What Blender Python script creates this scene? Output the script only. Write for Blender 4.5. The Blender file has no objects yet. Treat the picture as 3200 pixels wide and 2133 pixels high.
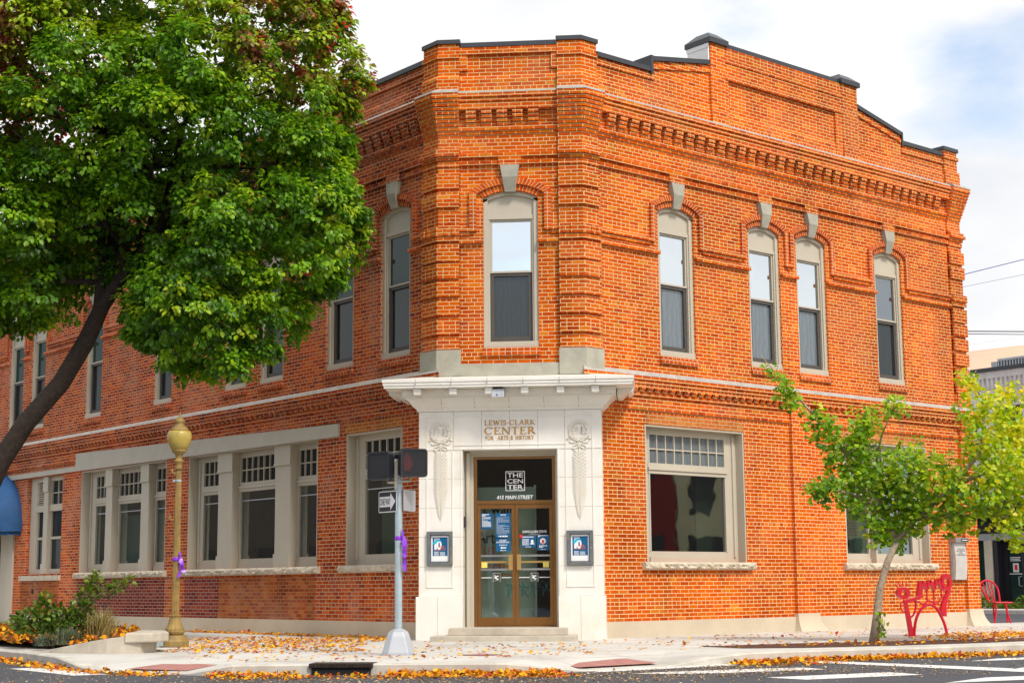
import bpy, bmesh, math, random
import numpy as np
from mathutils import Vector, Matrix
R_ = math.radians
C = bpy.context.scene.collection
SC = bpy.context.scene
random.seed(7); RNG = np.random.default_rng(11)

# ------------------------------------------------------------------ camera, sky, sun, exposure
cam = bpy.data.objects.new('camera', bpy.data.cameras.new('camera')); C.objects.link(cam)
cam.matrix_world = Matrix.Translation((2.5395, -29.0208, 0.8975)) @ Matrix.Rotation(R_(4.98769), 4, 'Z') @ Matrix.Rotation(R_(90 + 8.8905), 4, 'X') @ Matrix.Rotation(R_(-0.455), 4, 'Z')
cam.data.sensor_width = 36; cam.data.lens = 4885.6 / 3200 * 36
cam.data.clip_start = 0.1; cam.data.clip_end = 3000
SC.camera = cam
SUN_EL, SUN_AZ = R_(50), math.atan2(0.66, -0.75)          # azimuth measured from +Y towards +X
SUN_DIR = Vector((math.sin(SUN_AZ) * math.cos(SUN_EL), math.cos(SUN_AZ) * math.cos(SUN_EL), math.sin(SUN_EL)))
sun = bpy.data.objects.new('sun', bpy.data.lights.new('sun', 'SUN')); C.objects.link(sun)
sun.data.energy = 2.9; sun.data.angle = R_(11); sun.data.color = (1.0, .95, .87)
sun.rotation_euler = SUN_DIR.to_track_quat('Z', 'Y').to_euler()
SC.view_settings.view_transform = 'Standard'; SC.view_settings.look = 'None'
SC.view_settings.exposure = 0.0; SC.view_settings.gamma = 1.0
try:
    SC.cycles.use_denoising = True
    SC.cycles.max_bounces = 8; SC.cycles.transparent_max_bounces = 12; SC.cycles.caustics_reflective = False; SC.cycles.caustics_refractive = False
except Exception: pass
world = bpy.data.worlds.new('World'); SC.world = world; world.use_nodes = True
wt = world.node_tree; wn = wt.nodes; wl = wt.links
bg = wn['Background']; bg.inputs[1].default_value = 0.10
sky = wn.new('ShaderNodeTexSky'); sky.sky_type = 'NISHITA'; sky.sun_disc = False
sky.sun_elevation = SUN_EL; sky.sun_rotation = SUN_AZ; sky.air_density = 1.0; sky.dust_density = 2.0
tc = wn.new('ShaderNodeTexCoord'); mp = wn.new('ShaderNodeMapping'); mp.inputs['Scale'].default_value = (1, 1, 2.2); mp.inputs['Location'].default_value = (.35, .1, .2)
nz = wn.new('ShaderNodeTexNoise'); nz.inputs['Scale'].default_value = 3.4; nz.inputs['Detail'].default_value = 9; nz.inputs['Roughness'].default_value = .56
gap = wn.new('ShaderNodeVectorMath'); gap.operation = 'DISTANCE'; gap.inputs[1].default_value = (.212, .931, .299)   # an opening in the cloud to the right
gr = wn.new('ShaderNodeMapRange'); gr.inputs[1].default_value = .01; gr.inputs[2].default_value = .075; gr.inputs[3].default_value = .015; gr.inputs[4].default_value = .17
ad = wn.new('ShaderNodeMath'); ad.operation = 'ADD'
rp = wn.new('ShaderNodeValToRGB'); rp.color_ramp.elements[0].position = .36; rp.color_ramp.elements[1].position = .56
nz2 = wn.new('ShaderNodeTexNoise'); nz2.inputs['Scale'].default_value = 5; nz2.inputs['Detail'].default_value = 6
cr2 = wn.new('ShaderNodeValToRGB'); cr2.color_ramp.elements[0].color = (8.8, 9.0, 9.4, 1); cr2.color_ramp.elements[1].color = (11.2, 11.1, 11.0, 1); cr2.color_ramp.elements[0].position = .3; cr2.color_ramp.elements[1].position = .6
skm = wn.new('ShaderNodeMix'); skm.data_type = 'RGBA'; skm.blend_type = 'MULTIPLY'; skm.inputs[0].default_value = 1; skm.inputs[7].default_value = (2.9, 2.7, 2.5, 1)
mx = wn.new('ShaderNodeMix'); mx.data_type = 'RGBA'
wl.new(tc.outputs['Generated'], mp.inputs['Vector']); wl.new(mp.outputs[0], nz.inputs['Vector']); wl.new(mp.outputs[0], nz2.inputs['Vector'])
wl.new(tc.outputs['Generated'], gap.inputs[0]); wl.new(gap.outputs['Value'], gr.inputs[0])
wl.new(nz.outputs[0], ad.inputs[0]); wl.new(gr.outputs[0], ad.inputs[1]); wl.new(nz2.outputs[0], cr2.inputs[0])
wl.new(sky.outputs[0], skm.inputs[6])
spx = wn.new('ShaderNodeSeparateXYZ'); wl.new(tc.outputs['Generated'], spx.inputs[0])
bk = wn.new('ShaderNodeMapRange'); bk.inputs[1].default_value = .1; bk.inputs[2].default_value = -.7; bk.inputs[3].default_value = 0; bk.inputs[4].default_value = -.22   # broken cloud on the far side of the sky
wl.new(spx.outputs[1], bk.inputs[0]); ad2 = wn.new('ShaderNodeMath'); ad2.operation = 'ADD'; wl.new(ad.outputs[0], ad2.inputs[0]); wl.new(bk.outputs[0], ad2.inputs[1]); wl.new(ad2.outputs[0], rp.inputs[0])
wl.new(rp.outputs[0], mx.inputs[0]); wl.new(skm.outputs[2], mx.inputs[6]); wl.new(cr2.outputs[0], mx.inputs[7]); wl.new(mx.outputs[2], bg.inputs[0])

# ------------------------------------------------------------------ materials
class NT:
    def __init__(s, name):
        s.m = bpy.data.materials.new(name); s.m.use_nodes = True; s.t = s.m.node_tree; s.n = s.t.nodes
        s.p = s.n['Principled BSDF']; s.out = s.n['Material Output']
    def add(s, typ, ins=None, **kw):
        n = s.n.new(typ)
        for k, v in kw.items(): setattr(n, k, v)
        for k, v in (ins or {}).items():
            if isinstance(v, bpy.types.NodeSocket): s.t.links.new(v, n.inputs[k])
            else: n.inputs[k].default_value = v
        return n
    def link(s, a, b): s.t.links.new(a, b)
    def ramp(s, fac, stops):
        n = s.add('ShaderNodeValToRGB', {0: fac}); e = n.color_ramp.elements
        while len(e) < len(stops): e.new(.5)
        for q, (p, c) in zip(e, stops): q.position = p; q.color = (*c, 1)
        return n.outputs[0]
    def mix(s, fac, a, b, mode='MIX'):
        n = s.add('ShaderNodeMix', data_type='RGBA', blend_type=mode)
        for i, v in ((0, fac), (6, a), (7, b)):
            if isinstance(v, bpy.types.NodeSocket): s.link(v, n.inputs[i])
            elif i == 0: n.inputs[0].default_value = v
            else: n.inputs[i].default_value = (*v, 1)
        return n.outputs[2]
    def noise(s, scale, detail=4, rough=.55, vec=None, out=0):
        i = {'Scale': scale, 'Detail': detail, 'Roughness': rough}
        if vec is None: vec = s.obj()
        i['Vector'] = vec
        return s.add('ShaderNodeTexNoise', i).outputs[out]
    def obj(s):
        if not hasattr(s, '_o'): s._o = s.add('ShaderNodeNewGeometry').outputs['Position']
        return s._o
    def rng(s, v, a, b, c, d):
        return s.add('ShaderNodeMapRange', {0: v, 1: a, 2: b, 3: c, 4: d}).outputs[0]
    def bump(s, h, strength=.4, dist=.01):
        s.link(s.add('ShaderNodeBump', {'Height': h, 'Strength': strength, 'Distance': dist}).outputs[0], s.p.inputs['Normal'])
    def fin(s, col, rough=.7, metal=0, spec=.4):
        for k, v in (('Base Color', col), ('Roughness', rough), ('Metallic', metal), ('Specular IOR Level', spec)):
            if isinstance(v, bpy.types.NodeSocket): s.link(v, s.p.inputs[k])
            elif k == 'Base Color': s.p.inputs[k].default_value = (*v, 1)
            else: s.p.inputs[k].default_value = v
        return s.m

def brick(name, stops, mortar, bw=.234, rh=.0741, off=.5, ms=.0068, squash=.5, sq=7, dirt=.35, pale=.0, palec=(.62, .42, .33)):
    b = NT(name)
    uv = b.add('ShaderNodeUVMap').outputs[0]
    wob = b.add('ShaderNodeVectorMath', {0: b.noise(9, 2, out=1), 1: (.5, .5, .5)}, operation='SUBTRACT')
    wsc = b.add('ShaderNodeVectorMath', {0: wob.outputs[0], 3: .012}, operation='SCALE')
    v = b.add('ShaderNodeVectorMath', {0: uv, 1: wsc.outputs[0]}, operation='ADD').outputs[0]
    br = b.add('ShaderNodeTexBrick', {'Vector': v, 'Color1': (0, 0, 0, 1), 'Color2': (1, 1, 1, 1), 'Mortar': (.5, .5, .5, 1), 'Scale': 1.0, 'Mortar Size': ms, 'Mortar Smooth': .12, 'Bias': 0.0, 'Brick Width': bw, 'Row Height': rh}, offset=off, squash=squash, squash_frequency=sq)
    col = b.ramp(br.outputs['Color'], stops)
    big = b.noise(.55, 5, .6); fine = b.noise(38, 3)
    col = b.mix(1, col, b.ramp(big, [(.28, (1 - dirt,) * 3), (.68, (1.12, 1.1, 1.08))]), 'MULTIPLY')
    col = b.mix(1, col, b.ramp(fine, [(.25, (.78, .76, .74)), (.7, (1.1, 1.1, 1.1))]), 'MULTIPLY')
    yv = b.add('ShaderNodeMapping', {'Vector': b.obj(), 'Scale': (1.6, 1.6, .16)}).outputs[0]
    col = b.mix(1, col, b.ramp(b.noise(1.5, 6, .65, vec=yv), [(.34, (.74, .70, .68)), (.5, (1, 1, 1))]), 'MULTIPLY')   # water streaks running down
    col = b.mix(1, col, b.ramp(b.noise(.28, 3, .5), [(.38, (.95, .88, .84)), (.62, (1.03, 1.06, 1.0))]), 'MULTIPLY')
    mo = b.mix(b.noise(2.3, 4), mortar, tuple(c * .74 for c in mortar))
    col = b.mix(br.outputs['Fac'], col, mo)
    if pale:
        col = b.mix(b.rng(b.noise(.8, 6, .62, out=0), .5, .72, 0, pale), col, palec)
    h = b.add('ShaderNodeMath', {0: b.rng(br.outputs['Fac'], 0, 1, 1, 0), 1: b.rng(fine, 0, 1, 0, .35)}, operation='ADD').outputs[0]
    b.bump(h, .55, .012)
    return b.fin(col, .9, 0, .08)

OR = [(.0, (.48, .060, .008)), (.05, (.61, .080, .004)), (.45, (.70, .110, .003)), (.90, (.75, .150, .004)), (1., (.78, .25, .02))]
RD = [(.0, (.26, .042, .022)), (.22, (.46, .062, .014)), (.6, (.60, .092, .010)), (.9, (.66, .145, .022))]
M = {}
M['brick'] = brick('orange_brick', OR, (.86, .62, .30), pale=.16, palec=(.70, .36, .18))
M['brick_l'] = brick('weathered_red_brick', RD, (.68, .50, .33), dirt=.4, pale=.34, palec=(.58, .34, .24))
M['header'] = brick('header_brick', OR, (.76, .56, .36), bw=.118, off=0, squash=1, sq=1)
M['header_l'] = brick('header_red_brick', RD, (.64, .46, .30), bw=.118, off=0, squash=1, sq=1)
M['maroon'] = brick('maroon_brick', [(0, (.16, .026, .022)), (.5, (.26, .045, .03)), (1, (.36, .065, .035))], (.48, .37, .31), squash=1, sq=1)
M['infill'] = brick('tan_orange_brick', [(0, (.30, .055, .018)), (.5, (.44, .10, .025)), (1, (.52, .16, .04))], (.42, .25, .14), squash=1, sq=1, bw=.2, pale=.2)
M['lintel_br'] = brick('light_orange_brick', [(0, (.58, .15, .03)), (.5, (.66, .22, .04)), (1, (.66, .3, .07))], (.6, .42, .25), bw=.22, squash=1, sq=1)
M['white_br'] = brick('white_painted_brick', [(0, (.80, .80, .80)), (1, (.86, .86, .86))], (.7, .7, .7), dirt=.1)

def plain(name, col, rough=.6, metal=0, var=.12, scale=3, spec=.4, bump=0, bscale=40, stain=None, sfac=.5):
    b = NT(name); n = b.noise(scale, 6, .6)
    c = b.mix(1, col, b.ramp(n, [(.3, (1 - var,) * 3), (.7, (1 + var * .5,) * 3)]), 'MULTIPLY')
    if stain: c = b.mix(b.rng(b.noise(scale * .6, 8, .65), .53, .75, 0, sfac), c, stain)
    if bump: b.bump(b.noise(bscale, 5, .6), bump, .01)
    return b.fin(c, rough, metal, spec)
M['terra'] = plain('cream_terracotta', (.83, .80, .73), .42, var=.09, scale=1.6, stain=(.60, .46, .27), sfac=.34)
M['terra_relief'] = plain('cream_terracotta_relief', (.76, .71, .61), .5, var=.07)
M['joint'] = plain('tile_joint', (.42, .37, .30), .9)
M['paint'] = plain('taupe_paint', (.52, .47, .375), .5, var=.06, stain=(.58, .44, .26), sfac=.2, scale=1.1)
M['base'] = plain('plinth_concrete', (.60, .51, .38), .85, var=.12, scale=1.2, bump=.15)
M['conc'] = plain('grey_concrete', (.40, .385, .31), .9, var=.18, scale=4, bump=.2, stain=(.3, .27, .2))
M['lintel'] = plain('painted_lintel', (.50, .46, .38), .7, var=.08)
M['stone'] = plain('rock_faced_stone', (.60, .52, .40), .9, var=.25, scale=7, bump=.6, bscale=14)
M['ledge'] = plain('ledge_mortar', (.42, .39, .345), .9, var=.2, scale=5)
M['flash'] = plain('grey_metal_flashing', (.060, .064, .072), .38, .3, var=.12)
M['sash'] = plain('bronze_sash', (.085, .075, .066), .5)
M['bronze'] = plain('bronze_anodised', (.36, .17, .055), .3, .75, var=.15)
M['bronze_d'] = plain('dark_bronze', (.22, .11, .045), .35, .7, var=.15)
M['brass'] = plain('brass_bar', (.62, .40, .14), .3, .6)
M['gold'] = plain('gold_letters', (.66, .34, .05), .4, .35, var=.4, scale=9)
M['white'] = plain('white_vinyl', (.82, .82, .82), .6, var=.02)
M['black'] = plain('black_vinyl', (.03, .03, .033), .5)
M['blue'] = plain('poster_blue', (.006, .10, .25), .35, var=.05)
M['cyan'] = plain('poster_cyan', (.0, .50, .68), .4)
M['orange'] = plain('poster_orange', (.80, .16, .02), .4)
M['redp'] = plain('poster_red', (.80, .02, .02), .4)
M['yellow'] = plain('yellow_label', (.8, .68, .15), .5)
M['greyframe'] = plain('weathered_grey_wood', (.13, .15, .16), .75, var=.25, scale=8, stain=(.42, .30, .16), sfac=.5)
M['steel'] = plain('brushed_steel', (.42, .41, .40), .38, .75, var=.22, scale=2)
M['plate'] = plain('pale_steel_plate', (.62, .60, .57), .45, .3, var=.2, scale=2.5)
M['galv'] = plain('galvanised_steel', (.46, .56, .60), .42, .35, var=.16, scale=9)
M['alum'] = plain('cast_aluminium', (.44, .46, .49), .5, .3, var=.08)
M['sig'] = plain('signal_black', (.018, .019, .024), .38, var=.05)
M['grid'] = plain('louvre_grey', (.055, .057, .065), .4)
M['lampp'] = plain('lamp_ochre_paint', (.31, .20, .058), .6, var=.34, scale=7, stain=(.16, .11, .06), sfac=.8)
M['globe'] = plain('lamp_globe_yellow', (.46, .34, .08), .3, var=.2, scale=9, stain=(.2, .15, .07), sfac=.7)
M['red'] = plain('red_powder_coat', (.66, .008, .035), .32, var=.08)
M['awn'] = plain('blue_canvas', (.012, .075, .21), .7, var=.25, scale=2.5)
M['bark'] = plain('dark_bark', (.040, .027, .020), .95, var=.5, scale=14, bump=1, bscale=22)
M['gbark'] = plain('pale_bark', (.40, .31, .22), .9, var=.45, scale=16, bump=.8, bscale=30)
M['twig'] = plain('twig', (.26, .19, .13), .9)
M['mulch'] = plain('brown_mulch', (.105, .042, .026), .95, var=.5, scale=25, bump=1, bscale=50)
M['tact'] = plain('red_tactile_plate', (.42, .19, .16), .85, var=.3, scale=8)
M['stripe'] = plain('road_paint', (.74, .73, .70), .75, var=.22, scale=12, stain=(.3, .3, .3), sfac=.4)
M['cream'] = plain('cream_render', (.62, .56, .44), .8)
M['darkfr'] = plain('dark_frame', (.028, .026, .034), .4)
M['hillm'] = plain('dry_grass_hill', (.60, .43, .30), .95, var=.2, scale=.02)
M['wire'] = plain('cable', (.05, .05, .09), .6)
M['wire_b'] = plain('blue_cable', (.10, .13, .36), .6)
M['hvac'] = plain('pale_steel', (.52, .55, .58), .5, .2)
M['board'] = plain('sage_panel', (.50, .60, .46), .9, var=.05)
M['window_backing'] = plain('pale_blue_blind', (.62, .74, .76), .9, var=.15, scale=1)
M['exhibit'] = plain('exhibit_wall', (.46, .49, .42), .9, var=.05)
M['inter'] = plain('interior_wall', (.22, .20, .17), .9)
M['ribbon'] = plain('purple_satin', (.26, .05, .62), .28, var=.2, scale=6)
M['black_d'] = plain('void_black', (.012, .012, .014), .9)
M['redwall'] = plain('red_clapboard', (.22, .03, .028), .8)
M['creamwall'] = plain('cream_clapboard', (.55, .48, .30), .8)
M['brown'] = plain('brown_wall', (.15, .11, .085), .85)

def glass(name, tint, refl, col=None, rough=.02):
    b = NT(name); b.n.remove(b.p)
    g = b.add('ShaderNodeBsdfGlossy', {'Color': (.88, .95, 1, 1), 'Roughness': rough})
    if col: a = b.add('ShaderNodeBsdfDiffuse', {'Color': (*col, 1)})
    else: a = b.add('ShaderNodeBsdfTransparent', {'Color': (*tint, 1)})
    n = b.noise(1.2, 2)
    bmp = b.add('ShaderNodeBump', {'Height': n, 'Strength': .05, 'Distance': .05}); b.link(bmp.outputs[0], g.inputs['Normal'])
    m = b.add('ShaderNodeMixShader', {0: refl, 1: a.outputs[0], 2: g.outputs[0]}); b.link(m.outputs[0], b.out.inputs[0])
    return b.m
M['glass'] = glass('window_glass', (.60, .70, .65), .27)
M['glass_door'] = glass('door_glass', (.84, .90, .87), .10)
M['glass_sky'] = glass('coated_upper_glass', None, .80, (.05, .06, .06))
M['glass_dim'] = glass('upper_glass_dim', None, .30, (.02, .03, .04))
M['glass_side'] = glass('upper_glass_green_reflection', None, .055, (.015, .045, .035))  # green diffuse paints in the leaves reflected in the left sashes
def screen(name, base, refl):
    b = NT(name); b.n.remove(b.p)
    v = b.add('ShaderNodeMapping', {'Vector': b.obj(), 'Scale': (2.2, 2.2, 1.1)}).outputs[0]
    w = b.add('ShaderNodeTexWave', {'Vector': v, 'Scale': 1.6, 'Distortion': 9, 'Detail': 3, 'Detail Scale': 1.1}).outputs[1]
    d = b.add('ShaderNodeBsdfDiffuse', {'Color': b.mix(w, tuple(c * .82 for c in base), base)})
    g = b.add('ShaderNodeBsdfGlossy', {'Color': (.9, .95, 1, 1), 'Roughness': .05})
    m = b.add('ShaderNodeMixShader', {0: refl, 1: d.outputs[0], 2: g.outputs[0]}); b.link(m.outputs[0], b.out.inputs[0])
    return b.m
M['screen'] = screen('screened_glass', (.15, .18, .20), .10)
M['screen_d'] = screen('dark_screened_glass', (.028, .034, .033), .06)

def asphalt():
    b = NT('asphalt'); n = b.noise(120, 3, .7); n2 = b.noise(.5, 6, .6)
    c = b.ramp(n, [(.3, (.052, .056, .066)), (.62, (.085, .09, .104)), (.8, (.17, .17, .18))])
    c = b.mix(1, c, b.ramp(n2, [(.3, (.74,) * 3), (.7, (1.12,) * 3)]), 'MULTIPLY')
    c = b.mix(b.rng(b.noise(2.2, 8, .7), .58, .66, 0, .5), c, (.05, .05, .055))
    b.bump(n, .5, .01); return b.fin(c, .85)
M['asphalt'] = asphalt()
def walkm():
    b = NT('sidewalk_concrete'); n = b.noise(60, 4, .7); n2 = b.noise(.7, 7, .62)
    c = b.ramp(n2, [(.28, (.44, .41, .36)), (.52, (.60, .58, .53)), (.75, (.68, .66, .61))])
    c = b.mix(1, c, b.ramp(n, [(.3, (.88,) * 3), (.7, (1.05,) * 3)]), 'MULTIPLY')
    v = b.add('ShaderNodeMapping', {'Vector': b.obj(), 'Rotation': (0, 0, R_(45))}).outputs[0]
    br = b.add('ShaderNodeTexBrick', {'Vector': v, 'Color1': (1, 1, 1, 1), 'Color2': (.93, .93, .93, 1), 'Mortar': (.45, .43, .4, 1), 'Scale': 1, 'Mortar Size': .008, 'Brick Width': 1.5, 'Row Height': 1.5}, offset=0)
    c = b.mix(1, c, br.outputs[0], 'MULTIPLY')
    b.bump(n, .2, .005); return b.fin(c, .85)
M['walk'] = walkm()
M['curb'] = plain('curb_concrete', (.56, .53, .46), .88, var=.25, scale=2.5, bump=.2, stain=(.34, .3, .25))
M['planterc'] = plain('planter_concrete', (.52, .46, .37), .88, var=.25, scale=3, bump=.25, stain=(.34, .3, .24))

def leafm(name, stops, rough=.42, trans=.35, attr=True, spec=.5):
    b = NT(name)
    f = b.add('ShaderNodeAttribute', attribute_name='tone').outputs['Fac'] if attr else b.add('ShaderNodeNewGeometry').outputs['Random Per Island']
    c = b.ramp(f, stops)
    b.fin(c, rough, 0, spec)
    t = b.add('ShaderNodeBsdfTranslucent', {'Color': b.mix(1, c, (1.3, 1.25, .8), 'MULTIPLY')})
    m = b.add('ShaderNodeMixShader', {0: trans, 1: b.p.outputs[0], 2: t.outputs[0]}); b.link(m.outputs[0], b.out.inputs[0])
    return b.m
M['leaf'] = leafm('pear_leaves', [(0, (.035, .10, .008)), (.3, (.11, .27, .010)), (.52, (.24, .45, .012)), (.68, (.46, .60, .02)), (.76, (.26, .20, .04)), (.86, (.27, .10, .06)), (.95, (.34, .05, .06)), (1, (.7, .04, .04))], trans=.42)
M['gleaf'] = leafm('ginkgo_leaves', [(0, (.07, .18, .006)), (.3, (.22, .42, .008)), (.6, (.48, .60, .010)), (.85, (.76, .68, .012)), (1, (.82, .62, .02))], trans=.4)
M['sleaf'] = leafm('shrub_leaves', [(0, (.04, .09, .008)), (.5, (.13, .22, .012)), (.8, (.35, .38, .015)), (1, (.45, .14, .02))])
M['fall'] = leafm('fallen_leaves', [(0, (.16, .045, .015)), (.12, (.42, .12, .018)), (.35, (.74, .25, .012)), (.65, (.88, .42, .015)), (.86, (.90, .58, .03)), (.93, (.50, .02, .02)), (.97, (.62, .07, .06)), (1, (.14, .2, .02))], rough=.7, trans=.15, spec=.2)
M['fall_dry'] = leafm('dry_leaf_bits', [(0, (.20, .11, .05)), (.5, (.42, .28, .14)), (1, (.60, .44, .25))], rough=.8, trans=.1, spec=.1)
M['grass_dry'] = leafm('dry_grass', [(0, (.13, .12, .04)), (.5, (.36, .28, .10)), (1, (.56, .44, .2))], trans=.3)
M['fescue'] = leafm('blue_fescue', [(0, (.06, .09, .055)), (.5, (.14, .19, .13)), (1, (.27, .28, .17))], trans=.3)

# ------------------------------------------------------------------ mesh helpers
k = math.sqrt(.5); W = 1.366
def FR(s, o, z): return (W + k * s + k * o, k * s - k * o, z)
def FL(s, o, z): return (-W - k * s - k * o, k * s - k * o, z)
def FC(s, o, z): return (s, -o, z)
def FW(x, y, z): return (x, y, z)
FRAME = {'R': FR, 'L': FL, 'C': FC}

class MB:
    def __init__(s): s.v = []; s.f = []; s.uv = {}
    def add(s, vs, fs, uvs=None):
        n = len(s.v); s.v += [tuple(p) for p in vs]
        for i, f in enumerate(fs):
            if uvs and uvs[i]: s.uv[len(s.f)] = uvs[i]
            s.f.append(tuple(n + j for j in f))
    def box(s, F, a0, a1, o0, o1, z0, z1):
        s.add([F(a, o, z) for z in (z0, z1) for o in (o0, o1) for a in (a0, a1)], [(0, 1, 3, 2), (4, 6, 7, 5), (0, 4, 5, 1), (2, 3, 7, 6), (0, 2, 6, 4), (1, 5, 7, 3)])
    def hexa(s, F, pts): # 8 points (s,o,z), order as box
        s.add([F(*p) for p in pts], [(0, 1, 3, 2), (4, 6, 7, 5), (0, 4, 5, 1), (2, 3, 7, 6), (0, 2, 6, 4), (1, 5, 7, 3)])
    def prism(s, F, poly, o0, o1): # poly of (s,z)
        n = len(poly)
        s.add([F(a, o0, z) for a, z in poly] + [F(a, o1, z) for a, z in poly], [tuple(range(n)), tuple(range(2 * n - 1, n - 1, -1))] + [(i, (i + 1) % n, n + (i + 1) % n, n + i) for i in range(n)])
    def plan(s, poly, z0, z1):
        n = len(poly)
        s.add([(x, y, z0) for x, y in poly] + [(x, y, z1) for x, y in poly], [tuple(range(n)), tuple(range(2 * n - 1, n - 1, -1))] + [(i, (i + 1) % n, n + (i + 1) % n, n + i) for i in range(n)])
    def tube(s, pts, rad, n=8, cap=True):
        pts = [Vector(p) for p in pts]; m = len(pts)
        if not hasattr(rad, '__len__'): rad = [rad] * m
        up = None; vs = []
        for i, p in enumerate(pts):
            d = (pts[min(i + 1, m - 1)] - pts[max(i - 1, 0)]).normalized()
            if up is None:
                up = Vector((0, 0, 1)) if abs(d.z) < .9 else Vector((1, 0, 0))
            x = (up - d * up.dot(d)).normalized(); up = x; y = d.cross(x)
            vs += [p + (x * math.cos(2 * math.pi * j / n) + y * math.sin(2 * math.pi * j / n)) * rad[i] for j in range(n)]
        fs = [(i * n + j, i * n + (j + 1) % n, (i + 1) * n + (j + 1) % n, (i + 1) * n + j) for i in range(m - 1) for j in range(n)]
        if cap: fs += [tuple(range(n - 1, -1, -1)), tuple(range((m - 1) * n, m * n))]
        s.add(vs, fs)
    def lathe(s, c, prof, n=24, flute=0):
        vs = []
        for r, z in prof:
            for j in range(n):
                rr = r * (1 - flute * (j % 2)); vs.append((c[0] + rr * math.cos(2 * math.pi * j / n), c[1] + rr * math.sin(2 * math.pi * j / n), z))
        m = len(prof)
        s.add(vs, [(i * n + j, i * n + (j + 1) % n, (i + 1) * n + (j + 1) % n, (i + 1) * n + j) for i in range(m - 1) for j in range(n)] + [tuple(range(n - 1, -1, -1)), tuple(range((m - 1) * n, m * n))])
    def build(s, name, mat, parent=None, smooth=False, bevel=0):
        me = bpy.data.meshes.new(name); me.from_pydata(s.v, [], s.f)
        bm = bmesh.new(); bm.from_mesh(me); bmesh.ops.recalc_face_normals(bm, faces=bm.faces); bm.to_mesh(me); bm.free()
        uvl = me.uv_layers.new(name='UVMap').data
        for pi, p in enumerate(me.polygons):
            cu = s.uv.get(pi); nrm = p.normal
            if abs(nrm.z) > .75: t, b = Vector((k, k, 0)), Vector((k, -k, 0))
            else:
                t = Vector((-nrm.y, nrm.x, 0)); t.normalize(); b = Vector((0, 0, 1))
            for li in p.loop_indices:
                co = me.vertices[me.loops[li].vertex_index].co
                uvl[li].uv = cu[s.f[pi].index(me.loops[li].vertex_index)] if cu else (co.dot(t), co.dot(b))
            p.use_smooth = smooth
        me.materials.append(M[mat] if isinstance(mat, str) else mat)
        o = bpy.data.objects.new(name, me); C.objects.link(o)
        if parent: o.parent = parent; o.matrix_parent_inverse = Matrix.Translation(-Vector(world_loc(parent)))
        if bevel:
            mo = o.modifiers.new('bevel', 'BEVEL'); mo.width = bevel; mo.segments = 2; mo.limit_method = 'ANGLE'
        return o
def world_loc(o):
    p = Vector(o.location)
    return p if not o.parent else p * 1.0
def one(name, mat, fn, parent=None, **kw):
    mb = MB(); fn(mb); return mb.build(name, mat, parent, **kw)
def tag(o, label=None, cat=None, group=None, kind=None):
    for a, v in (('label', label), ('category', cat), ('group', group), ('kind', kind)):
        if v: o[a] = v
    return o
def thing(name, label, cat, loc, group=None):
    o = bpy.data.objects.new(name, None); o.location = loc; o.empty_display_size = .2; C.objects.link(o)
    return tag(o, label, cat, group)
def structure(o): o['kind'] = 'structure'; return o

def text(name, st, mat, F, s0, s1, z0, z1, off, parent, depth=.002, flip=False, shear=0, bold=0, mesh_only=None):
    cu = bpy.data.curves.new('text', 'FONT'); cu.body = st; cu.size = 1; cu.extrude = 0; cu.shear = shear; cu.offset = bold; cu.align_x = 'CENTER'; cu.space_line = .78
    ob = bpy.data.objects.new('text', cu); C.objects.link(ob)
    dg = bpy.context.evaluated_depsgraph_get(); me = bpy.data.meshes.new_from_object(ob.evaluated_get(dg))
    bpy.data.objects.remove(ob); bpy.data.curves.remove(cu)
    vs = [v.co.copy() for v in me.vertices]; fs = [tuple(p.vertices) for p in me.polygons]; bpy.data.meshes.remove(me)
    xa, xb = min(v.x for v in vs), max(v.x for v in vs); ya, yb = min(v.y for v in vs), max(v.y for v in vs)
    P = [F(s0 + (v.x - xa) / (xb - xa) * (s1 - s0), off, z0 + (v.y - ya) / (yb - ya) * (z1 - z0)) for v in vs]
    if mesh_only is not None: mesh_only.add(P, fs); return
    mb = MB(); mb.add(P, fs); return mb.build(name, mat, parent)

# perimeter strips: t runs along the wall line left facade (t<-W) > corner face > right facade (t>W)
def pt(t, p):
    if t > W: return (W + k * (t - W) + k * p, k * (t - W) - k * p)
    if t < -W: return (-W - k * (-t - W) - k * p, k * (-t - W) - k * p)
    return (t, -p)
def path(ta, tb, p):
    r = [pt(ta, p)]
    if ta < -W < tb: r.append((-W - .41421 * p, -p))
    if ta < W < tb: r.append((W + .41421 * p, -p))
    return r + [pt(tb, p)]
def strip(mb, ta, tb, z0, z1, p, ptop=None, pin=-.04):
    ptop = p if ptop is None else ptop
    a, b, c = path(ta, tb, p), path(ta, tb, ptop), path(ta, tb, pin); n = len(a)
    vs = [(x, y, z0) for x, y in a] + [(x, y, z1) for x, y in b] + [(x, y, z1) for x, y in c] + [(x, y, z0) for x, y in c]
    fs = []
    for i in range(n - 1):
        for q in range(4):
            e, f = q * n, ((q + 1) % 4) * n
            fs.append((e + i, e + i + 1, f + i + 1, f + i))
    fs += [(0, n, 2 * n, 3 * n), (n - 1, 2 * n - 1, 3 * n - 1, 4 * n - 1)]
    mb.add(vs, fs)
tR = lambda s: W + s
tL = lambda s: -W - s
LEND, REND = 26.0, 12.33
SW = -.06      # pavement level
ST = -.20      # street level

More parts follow.
